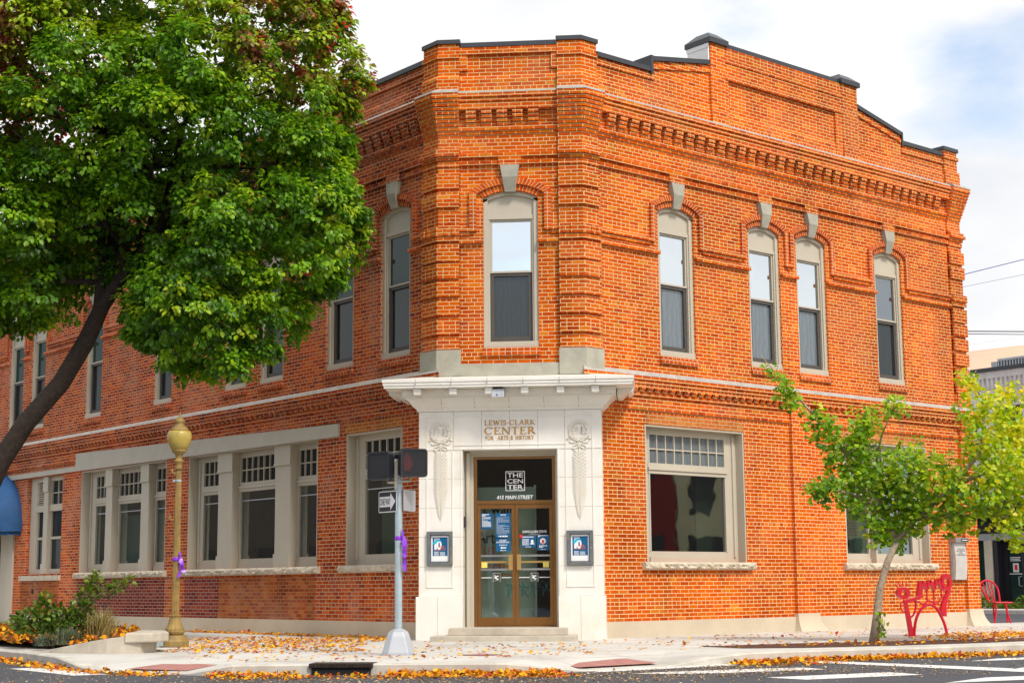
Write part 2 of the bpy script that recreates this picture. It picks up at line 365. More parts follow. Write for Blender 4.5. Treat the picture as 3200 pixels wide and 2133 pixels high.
# ------------------------------------------------------------------ ground
def zwalk(x, y):
    d = k * (x - W) + k * y
    return SW - .06 * max(0, min(1, (d - 9.5) / 4))
CURB = [(-34, 23, 0), (-16, 4.9, 0), (-9.6, -2.3, 0), (-8.3, -3.7, 0), (-7.2, -4.95, 0), (-6.2, -6.35, 0), (-5.2, -7.75, .85), (-4.3, -8.55, 1), (-3.4, -8.95, .8), (-2.8, -9.15, 0), (-1.8, -9.0, 0), (-.4, -8.9, 0), (.7, -8.95, 0), (1.2, -8.75, .5), (1.75, -8.25, 1), (2.7, -7.3, 1), (3.3, -6.75, .3), (3.9, -6.2, 0), (4.6, -5.6, 0), (6.5, -4.6, 0), (8.4, -3.25, 0), (10.5, -1.3, 0), (14, 2.3, 0), (20, 8.4, 0), (24, 12.6, 0)]
def inward(i, d):
    a, b = CURB[max(i - 1, 0)], CURB[min(i + 1, len(CURB) - 1)]
    tx, ty = b[0] - a[0], b[1] - a[1]; l = math.hypot(tx, ty)
    return (CURB[i][0] - ty / l * d, CURB[i][1] + tx / l * d)
def ctop(i): return SW - .128 * CURB[i][2]
def build_ground():
    g = MB(); g.add([(-1500, -1500, ST), (1500, -1500, ST), (1500, 1500, ST), (-1500, 1500, ST)], [(0, 1, 2, 3)])
    structure(g.build('street', 'asphalt'))
    c = MB(); n = len(CURB); rows = []
    for i in range(n):
        x, y, r = CURB[i]; z = ctop(i); q = inward(i, .02); w = inward(i, .20)
        rows.append([(x, y, ST - .05), (x, y, z - .02), (*q, z), (*w, z), (*w, ST - .05)])
    vs = [p for r in rows for p in r]
    c.add(vs, [(5 * i + j, 5 * i + j + 1, 5 * i + 6 + j, 5 * i + 5 + j) for i in range(n - 1) for j in range(4)])
    structure(c.build('curb', 'curb'))
    s = MB(); vs = []; m = 9
    for i in range(n):
        w = inward(i, .20); z = ctop(i)
        cx_, cy_, _ = CURB[i]; sl = (-cx_ - W) * k + cy_ * k; sr = (cx_ - W) * k + cy_ * k
        t = Vector(pt(-W - sl, -1.2) if sl > .4 else pt(W + sr, -1.2) if sr > .3 else (cx_ * .2, 1.2))
        l_ = math.hypot(t.x - w[0], t.y - w[1]); w2 = (w[0] + (t.x - w[0]) / l_ * 1.4, w[1] + (t.y - w[1]) / l_ * 1.4)
        vs += [(*w, z), (*w2, SW)]
        for j in range(2, m):
            f = (j - 1) / (m - 2); x = w2[0] + (t.x - w2[0]) * f; y = w2[1] + (t.y - w2[1]) * f
            vs.append((x, y, zwalk(x, y)))
    s.add(vs, [(m * i + j, m * i + j + 1, m * i + m + 1 + j, m * i + m + j) for i in range(n - 1) for j in range(m - 1)])
    structure(s.build('sidewalk', 'walk'))
    # far pavement across the side street
    f = MB()
    def seg(d0, d1, z, zb): # band running along (-k,k) through points at distance d along (k,k)
        P = [(k * d0 - k * -40, k * d0 + k * -40), (k * d0 - k * 60, k * d0 + k * 60), (k * d1 - k * 60, k * d1 + k * 60), (k * d1 - k * -40, k * d1 + k * -40)]
        f.plan(P, zb, z)
    seg(30.6, 34.6, -.07, -.4)
    structure(f.build('far_sidewalk', 'walk'))
    # road paint
    z = ST + .004
    def stripe(poly, name='road_marking'):
        q = MB(); q.add([(x, y, z) for x, y in poly], [tuple(range(len(poly)))]); structure(q.build(name, 'stripe'))
    stripe([(2.95, -8.98), (3.3, -8.87), (4.76, -8.05), (4.54, -7.60), (3.92, -7.80), (2.55, -8.62), (2.25, -8.95)])
    stripe([(3.87, -9.82), (4.30, -10.27), (5.79, -9.32), (5.45, -8.76)])
    stripe([(4.46, -5.90), (4.75, -5.58), (5.81, -6.55), (7.24, -8.05), (9.5, -10.4), (9.2, -10.75), (7.05, -8.75), (5.6, -7.1)])
    stripe([(6.98, -6.02), (7.57, -5.19), (9.4, -4.1), (9.1, -4.95)])
    stripe([(5.75, -10.95), (6.40, -9.95), (8.6, -8.7), (8.0, -9.7)])
    stripe([(1.75, -8.6), (3.0, -7.5), (3.69, -6.90), (3.48, -6.50), (3.0, -6.72), (1.9, -7.95)])
    stripe([(7.1, -8.1), (7.5, -7.5), (9.5, -6.4), (9.2, -7.1)])
    stripe([(-6.55, -7.15), (-4.95, -8.95), (-4.55, -8.72), (-6.27, -6.90)])
    # tactile plates on the ramps
    def tact(poly):
        q = MB(); q.add([(x, y, zz + .008) for x, y, zz in poly], [tuple(range(len(poly)))]); structure(q.build('tactile_paving', 'tact'))
    tact([(-4.55, -8.05, -.165), (-3.55, -8.6, -.165), (-3.3, -7.95, -.12), (-4.15, -7.4, -.12)])
    tact([(1.55, -8.1, -.165), (2.6, -7.05, -.165), (2.1, -6.5, -.115), (1.05, -7.6, -.125)])
    tact([(-.25, -6.63, SW), (.10, -6.2, SW), (.4, -6.58, SW), (.18, -6.89, SW)])
    mu = MB(); P = [(3.25, -3.85), (3.9, -4.65), (4.9, -4.55), (6.1, -3.95), (7.9, -2.8), (9.3, -1.6), (10.6, -.3), (10.1, .5), (8.9, -.75), (7.4, -1.6), (6.2, -2.2), (5.1, -2.6)]
    mu.add([(x, y, SW + .006) for x, y in P], [tuple(range(len(P)))]); structure(mu.build('mulch_bed', 'mulch'))
build_ground()

# ------------------------------------------------------------------ the brick building
B = thing('brick_building', 'two-storey orange brick corner building with a cream stone corner entrance', 'building', (0, 0, SW))
ARCH_R = .135
UPPER = {'R': [(2.03, 3.05), (4.70, 5.70), (6.24, 7.23), (8.97, 9.96)], 'C': [(-.53, .52)],
         'L': [(.95, 1.95), (2.91, 3.92), (5.59, 6.59), (7.15, 8.13), (10.66, 11.62), (14.5, 15.5), (18.08, 19.05), (19.58, 20.6)]}
LOWER = {'R': [(1.55, 4.38), (7.58, 10.6)], 'L': [(1.19, 3.12), (4.17, 9.7), (10.8, 15.5), (16.65, 19.0)]}
SILL, SPRING, HEAD, LSILL = 5.35, 8.24, 3.965, 1.335
def arch_z(s, a, b, extra=0):
    hw = (b - a) / 2; r = (hw * hw + ARCH_R ** 2) / (2 * ARCH_R) ; c = (a + b) / 2
    return SPRING + ARCH_R - r + math.sqrt(max((r + extra) ** 2 - (s - c) ** 2, 0))
def wall(mb, F, s0, s1, z0, z1, ops, depth=.22):
    cuts = {s0, s1}
    for a, b, za, zb, arch in ops:
        cuts |= {a + (b - a) * i / 10 for i in range(11)} if arch else {a, b}
    cuts = sorted(cuts)
    for a, b in zip(cuts, cuts[1:]):
        m = (a + b) / 2; lo = [z0, z0]
        for oa, ob, za, zb, arch in sorted([o for o in ops if o[0] < m < o[1]], key=lambda o: o[2]):
            if za - lo[0] > 1e-6: mb.add([F(a, 0, lo[0]), F(b, 0, lo[1]), F(b, 0, za), F(a, 0, za)], [(0, 1, 2, 3)])
            lo = [arch_z(a, oa, ob), arch_z(b, oa, ob)] if arch else [zb, zb]
            mb.add([F(a, 0, lo[0]), F(b, 0, lo[1]), F(b, -depth, lo[1]), F(a, -depth, lo[0])], [(0, 1, 2, 3)])
        mb.add([F(a, 0, lo[0]), F(b, 0, lo[1]), F(b, 0, z1), F(a, 0, z1)], [(0, 1, 2, 3)])
    for oa, ob, za, zb, arch in ops:
        zt = SPRING if arch else zb
        for s in (oa, ob): mb.add([F(s, 0, za), F(s, -depth, za), F(s, -depth, zt), F(s, 0, zt)], [(0, 1, 2, 3)])
        mb.add([F(oa, 0, za), F(ob, 0, za), F(ob, -depth, za), F(oa, -depth, za)], [(0, 1, 2, 3)])
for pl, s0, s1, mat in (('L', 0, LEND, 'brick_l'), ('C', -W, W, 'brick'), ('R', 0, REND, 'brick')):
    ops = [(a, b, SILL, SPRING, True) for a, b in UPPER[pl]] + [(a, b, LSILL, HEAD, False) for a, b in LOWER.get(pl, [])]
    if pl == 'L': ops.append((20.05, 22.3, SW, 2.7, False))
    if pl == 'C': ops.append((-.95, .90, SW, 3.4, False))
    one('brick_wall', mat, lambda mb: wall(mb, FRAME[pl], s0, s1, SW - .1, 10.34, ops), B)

# parapets
def parapet_r(mb):
    def seg(a, b, za, zb, o0=-.32, o1=0.0): mb.prism(FR, [(a, 10.34), (b, 10.34), (b, zb), (a, za)], o0, o1)
    seg(0, 1.96, 11.09, 11.09); seg(1.96, 3.65, 11.33, 11.61); seg(3.65, 4.1, 12.08, 12.08, -.34, .06); seg(4.1, 7.98, 12.07, 12.07)
    seg(7.98, 8.53, 12.08, 12.08, -.34, .06); seg(8.53, 10.19, 11.62, 11.27); seg(10.19, 11.82, 11.06, 11.06); seg(11.82, 12.34, 11.21, 11.21, -.6, .06)
    mb.box(FR, 4.1, 7.98, .0, .05, 11.37, 12.07); mb.box(FR, 4.1, 4.19, .0, .05, 10.35, 11.37); mb.box(FR, 7.73, 7.98, .0, .05, 10.35, 11.37)
    mb.box(FR, 4.10, 7.98, .05, .075, 11.37, 11.445); mb.box(FR, 4.10, 7.98, .05, .068, 11.74, 11.81)
    mb.box(FR, .4, 2.0, 0, .035, 10.93, 11.005); mb.box(FR, 10.19, 11.82, 0, .035, 10.86, 10.935)
    for a, b, za, zb in ((1.97, 3.65, 11.16, 11.44), (8.53, 10.17, 11.45, 11.10)):
        mb.prism(FR, [(a, za), (b, zb), (b, zb + .075), (a, za + .075)], 0, .035)
    for a, b in ((3.63, 4.12), (7.96, 8.55)): mb.box(FR, a, b, .0, .10, 10.32, 10.62)
    mb.box(FR, 11.80, 12.38, 0, .1, 10.34, 10.70); mb.box(FR, 11.80, 12.38, 0, .09, 11.0, 11.08)
    for a, b in ((.42, 3.63), (4.19, 7.73), (8.55, 11.80)): strip(mb, tR(a), tR(b), 10.32, 10.59, .035, .035); strip(mb, tR(a), tR(b), 10.59, 10.66, .035, .0)
one('parapet', 'brick', parapet_r, B)
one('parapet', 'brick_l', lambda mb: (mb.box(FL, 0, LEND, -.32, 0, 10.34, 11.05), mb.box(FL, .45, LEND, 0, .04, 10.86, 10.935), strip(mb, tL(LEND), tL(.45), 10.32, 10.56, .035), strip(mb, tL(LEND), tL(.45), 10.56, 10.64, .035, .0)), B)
def parapet_c(mb):
    mb.box(FC, -1.25, 1.25, -.30, 0, 10.34, 11.25)
    mb.box(FC, -.98, .92, 0, .06, 11.10, 11.175); mb.box(FC, -.98, .92, .0, .035, 11.175, 11.25); mb.box(FC, -.98, -.82, 0, .045, 10.78, 11.10); mb.box(FC, .81, .92, 0, .045, 10.78, 11.10)
    strip(mb, -.98, .92, 10.32, 10.6, .03); strip(mb, -.98, .92, 10.6, 10.68, .03, 0)
    for a, b in ((-W - .45, -.975), (.925, W + .39)):
        strip(mb, a, b, 10.34, 11.32, .05, pin=-.25); strip(mb, a, b, 10.34, 10.62, .10); strip(mb, a, b, 10.62, 10.70, .10, .05); strip(mb, a, b, 11.03, 11.10, .085)
one('parapet', 'brick', parapet_c, B)
def coping(mb):
    def cap(F, a, b, za, zb, t=.095, o0=-.36, o1=.045): mb.hexa(F, [(a, o0, za), (b, o0, zb), (a, o1, za), (b, o1, zb), (a, o0, za + t), (b, o0, zb + t), (a, o1, za + t), (b, o1, zb + t)])
    cap(FR, .42, 1.97, 11.092, 11.092); cap(FR, 1.97, 3.64, 11.332, 11.612); cap(FR, 4.13, 7.95, 12.072, 12.072); cap(FR, 8.56, 10.19, 11.622, 11.272); cap(FR, 10.20, 11.79, 11.062, 11.062)
    mb.box(FR, 1.90, 1.968, -.45, .055, 11.05, 11.435); mb.box(FR, 10.192, 10.24, -.4, .05, 11.02, 11.36)
    cap(FL, .47, LEND, 11.052, 11.052); cap(FC, -.95, .90, 11.252, 11.252, .09); cap(FR, 11.795, 12.39, 11.212, 11.212, .09, -.62, .09)
    for a, b in ((-W - .47, -.955), (.905, W + .41)): strip(mb, a, b, 11.322, 11.405, .085, pin=-.28)
one('coping', 'flash', coping, B)
def piercap(mb, a, b):
    o0, o1 = -.62, .12; a -= .06; b += .06; c = (a + b) / 2
    mb.box(FR, a, b, o0, o1, 12.085, 12.19)
    mb.hexa(FR, [(a, o0, 12.192), (b, o0, 12.192), (a, o1, 12.192), (b, o1, 12.192), (a + .16, o0 + .2, 12.36), (b - .16, o0 + .2, 12.36), (a + .16, o1 - .2, 12.36), (b - .16, o1 - .2, 12.36)])
for a, b in ((3.65, 4.1), (7.98, 8.53)): one('pier_cap', 'flash', lambda mb: piercap(mb, a, b), B)
one('parapet_flank', 'white', lambda mb: (mb.box(FR, 3.61, 3.645, -.56, .03, 11.6, 12.08), mb.box(FR, 3.60, 3.61, -.58, .04, 11.98, 12.06)), B)
one('roof', 'conc', lambda mb: mb.plan([pt(-W - LEND + .5, -.2), pt(-W, -.2), pt(W, -.2), pt(W + REND, -.2), (W + k * REND - 12, k * REND + 12), (-W - k * LEND + 12, k * LEND + 12)], 10.2, 10.3), B)

# cornices, string courses, piers
SEG = [('L', tL(LEND), tL(.45)), ('C', -.985, .92), ('R', tR(.39), tR(11.83))]
PIERS = [(-W - .45, -.98), (.925, W + .39), (tR(11.83), tR(12.34))]
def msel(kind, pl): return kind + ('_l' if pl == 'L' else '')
for pl, a, b in SEG:
    F = FRAME[pl]
    def cornice(mb):
        strip(mb, a, b, 10.20, 10.275, .205); strip(mb, a, b, 10.12, 10.197, .175); strip(mb, a, b, 9.965, 10.118, .15)
        strip(mb, a, b, 9.57, 9.645, .055); strip(mb, a, b, 9.50, 9.567, .025)
        L0, L1 = {'L': (.62, LEND - .2), 'C': (-.93, .87), 'R': (.62, 11.72)}[pl]
        st = .314 if pl != 'C' else .302; n = int((L1 - L0) / st)
        for i in range(n):
            s = L0 + i * st + (.08 if pl == 'C' else 0)
            for j in range(4): mb.box(F, s + .002 * ((i * 7 + j * 3) % 5), s + .20, -.02, (.055, .085, .112, .136)[j] + .004 * ((i + j) % 3), 9.652 + j * .078, 9.652 + j * .078 + .068)
    one('cornice', msel('brick', pl), cornice, B)
    one('ledge', 'ledge' if pl != 'C' else 'conc', lambda mb: (strip(mb, a, b, 10.277, 10.322, .205, .18), strip(mb, a, b, 10.323, 10.37, .175, .03)), B)
    def courses(mb):
        strip(mb, a, b, 9.035, 9.11, .085); strip(mb, a, b, 8.965, 9.032, .025); strip(mb, a, b, 8.89, 8.962, .06)
        ws = UPPER[pl]; ed = [] ; lim = {'L': (.45, LEND), 'C': (-.985, .92), 'R': (.39, 11.83)}[pl]; x = lim[0]
        for wa, wb in ws:
            ed.append((x, wa, ws)); x = wb
        ed.append((x, lim[1], ws))
        for i, (p, q, _) in enumerate(ed):
            ho = .24 if pl != 'C' else .26
            pa = p + (ho if i else 0); qa = q - (ho if i < len(ed) - 1 else 0)
            if qa - pa > .03:
                mb.box(F, pa, qa, -.02, .07, 7.59, 7.66); mb.box(F, pa, qa, -.02, .035, 7.515, 7.587); 
            elif qa - pa > -.5: mb.box(F, (p + q) / 2 - .08, (p + q) / 2 + .08, -.02, .045, 7.50, 7.575)
            mb.box(F, p + (.0 if i else 0), q, -.02, .075, 7.355, 7.43)
    one('string_course', msel('brick', pl), courses, B)
def piers(mb, i):
    for a, b in (PIERS[i],):
        e = 0 if i < 2 else 1
        def st(z0, z1, p, pt_=None): strip(mb, a, b + e * .75 * max(p - .05, 0), z0, z1, p, pt_)
        st(5.30 if i < 2 else 4.99, 9.50, .05)
        for zb in (5.605, 5.97, 6.33, 6.68, 7.005, 8.065, 8.43): st(zb, zb + (.285 if zb != 7.005 else .33), .10)
        st(5.31, 5.53, .10)
        st(7.50, 7.67, .12); st(7.40, 7.47, .105); st(7.47, 7.50, .085); st(8.86, 8.95, .075); st(8.98, 9.055, .095); st(9.058, 9.13, .15); st(9.13, 9.2, .12)
        for j, z in enumerate((9.50, 9.575, 9.65, 9.725, 9.80, 9.875, 9.95, 10.025, 10.10)): st(z, z + .071, .07 + .023 * j)
        st(10.175, 10.275, .28)
        if i < 2:
            for t in [a + (b - a) * f for f in (.12, .3, .7, .88)]: strip(mb, t - .03, t + .03, 7.51, 7.66, .138)
for i in range(3): one('corner_pier', 'brick', lambda mb: piers(mb, i), B)
for i, (a, b) in enumerate(PIERS): one('ledge', 'ledge', lambda mb: (strip(mb, a, b + (.2 if i == 2 else 0), 10.277, 10.326, .287, .265), strip(mb, a, b + (.12 if i == 2 else 0), 10.327, 10.40, .26, .10)), B)
for a, b in PIERS[:2]: one('pier_base', 'conc', lambda mb: strip(mb, a - .02, b + .02, 4.80, 5.30, .12), B)
one('entrance_blocking', 'conc', lambda mb: (strip(mb, -.97, .91, 4.80, 5.02, .09), strip(mb, -.97, .91, 5.02, 5.045, .09, .01)), B)

# first-floor cornice
for pl, a, b in (('L', tL(LEND), tL(.0)), ('R', tR(.0), tR(12.34))):
    F = FRAME[pl]
    def mid(mb):
        strip(mb, a, b, 4.80, 4.873, .20); strip(mb, a, b, 4.728, 4.797, .165); strip(mb, a, b, 4.66, 4.725, .14); strip(mb, a, b, 4.50, 4.572, .075)
        strip(mb, a, b, 4.235, 4.31, .045); strip(mb, a, b, 4.31, 4.50, .022)
        n = int((12.0 if pl == 'R' else LEND) / .205)
        for i in range(n):
            s = .35 + i * .205
            if pl == 'R' and (5.6 < s < 6.5 or s > 11.65): continue
            mb.box(F, s, s + .105, -.02, .13, 4.616, 4.657); mb.box(F, s + .0, s + .105, -.02, .105, 4.576, 4.612)
    one('cornice', msel('brick', pl), mid, B)
    one('ledge', 'ledge' if pl == 'R' else 'ledge', lambda mb: strip(mb, a, b, 4.876, 4.968, .205, .13), B)
one('pilaster', 'brick', lambda mb: mb.box(FR, 5.81, 6.43, -.02, .085, .28, 4.66), B)
def pil(mb):
    mb.box(FR, 11.86, 12.36, -.05, .085, .28, 4.66); mb.box(FR, 11.84, 12.41, -.05, .13, 4.235, 4.31); mb.box(FR, 11.83, 12.53, -.05, .26, 4.80, 4.873); mb.box(FR, 11.83, 12.47, -.05, .2, 4.66, 4.797)
    mb.box(FR, 11.83, 12.43, -.05, .16, 4.45, 4.657); mb.box(FR, 11.85, 12.37, -.05, .09, 4.98, 5.3)
one('pilaster', 'brick', pil, B)
def flare(mb, a, b):
    n = 6
    for i in range(n):
        f0, f1 = i / n, (i + 1) / n; g = lambda f: .012 + .17 * f ** 2.2
        z0, z1 = .30 - .42 * f0, .30 - .42 * f1
        mb.hexa(FR, [(a - g(f1) * .4, -.02, z1), (b + g(f1), -.02, z1), (a - g(f1) * .4, .10 + g(f1), z1), (b + g(f1), .10 + g(f1), z1), (a - g(f0) * .4, -.02, z0), (b + g(f0), -.02, z0), (a - g(f0) * .4, .10 + g(f0), z0), (b + g(f0), .10 + g(f0), z0)])
for a, b in ((5.78, 6.46), (11.84, 12.37)): one('pilaster_base', 'base', lambda mb: flare(mb, a, b), B)
one('plinth', 'base', lambda mb: (mb.box(FR, .3, 12.34, -.02, .045, SW - .2, .235), [mb.box(FR, s, s + .006, .04, .0465, SW, .235) for s in ()]), B)
one('plinth', 'base', lambda mb: mb.box(FL, .3, 19.7, -.02, .045, SW - .1, .245), B)
one('end_wall', 'brick', lambda mb: mb.add([FR(12.33, 0, SW - .3), FR(12.33, -16, SW - .3), FR(12.33, -16, 11), FR(12.33, 0, 11)], [(0, 1, 2, 3)]), B)
# dark brick infill panels under the left show windows
for p, q, mt in ((10.75, 15.55, 'maroon'), (8.2, 9.75, 'maroon'), (4.2, 8.2, 'infill'), (16.7, 19.2, 'infill')): one('apron', mt, lambda mb: mb.box(FL, p, q, -.02, .004, .245, 1.14), B)
one('lintel', 'lintel', lambda mb: (mb.prism(FL, [(3.36, 3.94), (15.78, 3.985), (15.78, 4.45), (3.36, 4.20)], -.05, .06), mb.box(FL, 15.785, 19.75, -.05, .055, 3.985, 4.115), mb.box(FL, 19.75, 24, -.05, .056, 3.985, 4.115)), B)
for F, p, q in ((FR, 1.56, 4.37), (FR, 7.59, 10.59), (FL, 1.2, 3.11)): one('lintel', 'lintel_br', lambda mb: mb.box(F, p, q, -.10, .006, 3.968, 4.17), B)
# floors and back walls inside
def inside(mb):
    for F, s1 in ((FL, LEND), (FR, REND)):
        mb.box(F, -1, s1, -4.3, -4.2, SW, 4.5)
    mb.plan([pt(-W - LEND, -.3), pt(-W, -.3), pt(W, -.3), pt(W + REND, -.3), (W + k * REND - 12, k * REND + 12), (-W - k * LEND + 12, k * LEND + 12)], 4.35, 4.45)
    mb.plan([pt(-W - LEND, -.3), pt(-W, -.3), pt(W, -.3), pt(W + REND, -.3), (W + k * REND - 12, k * REND + 12), (-W - k * LEND + 12, k * LEND + 12)], .0, .1)
one('interior', 'inter', inside, B)

# ---- upper sash windows
def hood(mb, pl, wa, wb):
    F = FRAME[pl]; c = (wa + wb) / 2; hw = (wb - wa) / 2; ho = .24 if pl != 'C' else .26
    for e0, e1, o1, x0, x1 in ((.005, .118, .02, hw, hw + .07), (.125, ho - .01, .065, hw + .125, hw + ho)):
        n = 16; pin, pou = [], []
        for i in range(n + 1):
            q = -1 + 2 * i / n
            pin.append((c + q * x0, arch_z(c + q * x0, wa, wb, e0))); pou.append((c + q * x1, arch_z(c + q * x1, wa, wb, e1)))
        arc = 0
        for i in range(n):
            P = [pin[i], pin[i + 1], pou[i + 1], pou[i]]; l = math.hypot(pou[i + 1][0] - pou[i][0], pou[i + 1][1] - pou[i][1])
            vs = [F(s, o1, z) for s, z in P] + [F(s, -.02, z) for s, z in P]
            u = [(.012, arc), (.012, arc + l), (.108, arc + l), (.108, arc)]
            mb.add(vs, [(0, 1, 2, 3), (0, 1, 5, 4), (3, 2, 6, 7)], [u, None, None]); arc += l
        if o1 > .03: # hood legs down the jamb
            for e in (0, n):
                (sa, za), (sb, zb) = pin[e], pou[e]
                mb.prism(F, [(sa, 7.59), (sb, 7.59), (sb, zb), (sa, za)], -.02, o1)
def upper_window(pl, a, b, idx):
    F = FRAME[pl]; c = (a + b) / 2; fr = .085; e = .002
    pm = 'paint' if pl != 'L' else 'paint'
    def frame(mb):
        for x0, x1 in ((a + e, a + fr), (b - fr, b - e)): mb.box(F, x0, x1, -.16, -.045, SILL + .11, SPRING - .01)
        for x0, x1 in ((a + fr, a + fr + .035), (b - fr - .035, b - fr)): mb.box(F, x0, x1, -.16, -.075, SILL + .11, 7.83)
        mb.box(F, a + e, b - e, -.16, -.02, SILL + e, SILL + .11)
        n = 12
        for i in range(n):
            q0, q1 = a + e + (b - a - 2 * e) * i / n, a + e + (b - a - 2 * e) * (i + 1) / n
            z0, z1 = arch_z(q0, a, b, -e), arch_z(q1, a, b, -e)
            mb.hexa(F, [(q0, -.16, min(z0 - .075, z0)), (q1, -.16, z1 - .075), (q0, -.045, z0 - .075), (q1, -.045, z1 - .075), (q0, -.16, z0), (q1, -.16, z1), (q0, -.045, z0), (q1, -.045, z1)])
        mb.box(F, a + fr, b - fr, -.16, -.07, 7.835, 7.91)
    w = one('window', pm, frame, B)
    def tym(mb):
        P = [(a + fr, 7.912)] + [(b - fr, 7.912)] + [(b - fr - (b - a - 2 * fr) * i / 10, arch_z(b - fr - (b - a - 2 * fr) * i / 10, a, b, -.06)) for i in range(11)]
        mb.prism(F, P, -.16, -.095)
    one('tympanum', pm, tym, w)
    x0, x1 = a + fr + .037, b - fr - .037
    def sashu(mb):
        for p, q in ((x0, x0 + .035), (x1 - .035, x1)): mb.box(F, p, q, -.16, -.105, 6.83, 7.832)
        mb.box(F, x0, x1, -.16, -.104, 7.795, 7.833); mb.box(F, x0, x1, -.16, -.10, 6.795, 6.83)
    one('upper_sash', pm, sashu, w)
    def sashl(mb):
        for p, q in ((x0, x0 + .075), (x1 - .075, x1)): mb.box(F, p, q, -.19, -.125, SILL + .115, 6.79)
        mb.box(F, x0, x1, -.19, -.12, 6.735, 6.793); mb.box(F, x0, x1, -.19, -.124, SILL + .112, SILL + .215)
    one('lower_sash', 'sash', sashl, w)
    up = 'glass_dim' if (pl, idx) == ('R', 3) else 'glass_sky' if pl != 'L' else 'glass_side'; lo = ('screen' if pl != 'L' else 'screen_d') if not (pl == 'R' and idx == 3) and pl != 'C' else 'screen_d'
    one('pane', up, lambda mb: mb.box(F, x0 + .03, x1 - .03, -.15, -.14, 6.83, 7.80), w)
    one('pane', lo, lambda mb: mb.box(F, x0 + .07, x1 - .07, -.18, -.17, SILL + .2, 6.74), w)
    def key(mb):
        P = [(c - .10, 8.345), (c + .10, 8.345), (c + .185, 8.86), (c - .185, 8.86)]
        zz = (8.345, 8.62, 8.86); wd = (.10, .145, .185); o = (.05, .125, .105)
        for j in range(2):
            mb.hexa(F, [(c - wd[j], -.1, zz[j]), (c + wd[j], -.1, zz[j]), (c - wd[j], o[j], zz[j]), (c + wd[j], o[j], zz[j]), (c - wd[j + 1], -.1, zz[j + 1]), (c + wd[j + 1], -.1, zz[j + 1]), (c - wd[j + 1], o[j + 1], zz[j + 1]), (c + wd[j + 1], o[j + 1], zz[j + 1])])
    one('keystone', 'conc', key, w)
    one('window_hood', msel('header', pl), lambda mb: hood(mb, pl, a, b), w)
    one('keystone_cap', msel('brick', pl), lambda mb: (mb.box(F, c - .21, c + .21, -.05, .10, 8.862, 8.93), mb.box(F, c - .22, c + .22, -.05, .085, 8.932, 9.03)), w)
    def sill(mb): mb.box(F, a - .03, b + .03, -.05, .055, SILL - .16, SILL - .075); mb.box(F, a - .02, b + .02, -.05, .02, SILL - .074, SILL - .003)
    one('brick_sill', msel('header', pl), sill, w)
    return w
for pl in 'RCL':
    for i, (a, b) in enumerate(UPPER[pl]): upper_window(pl, a, b, i)

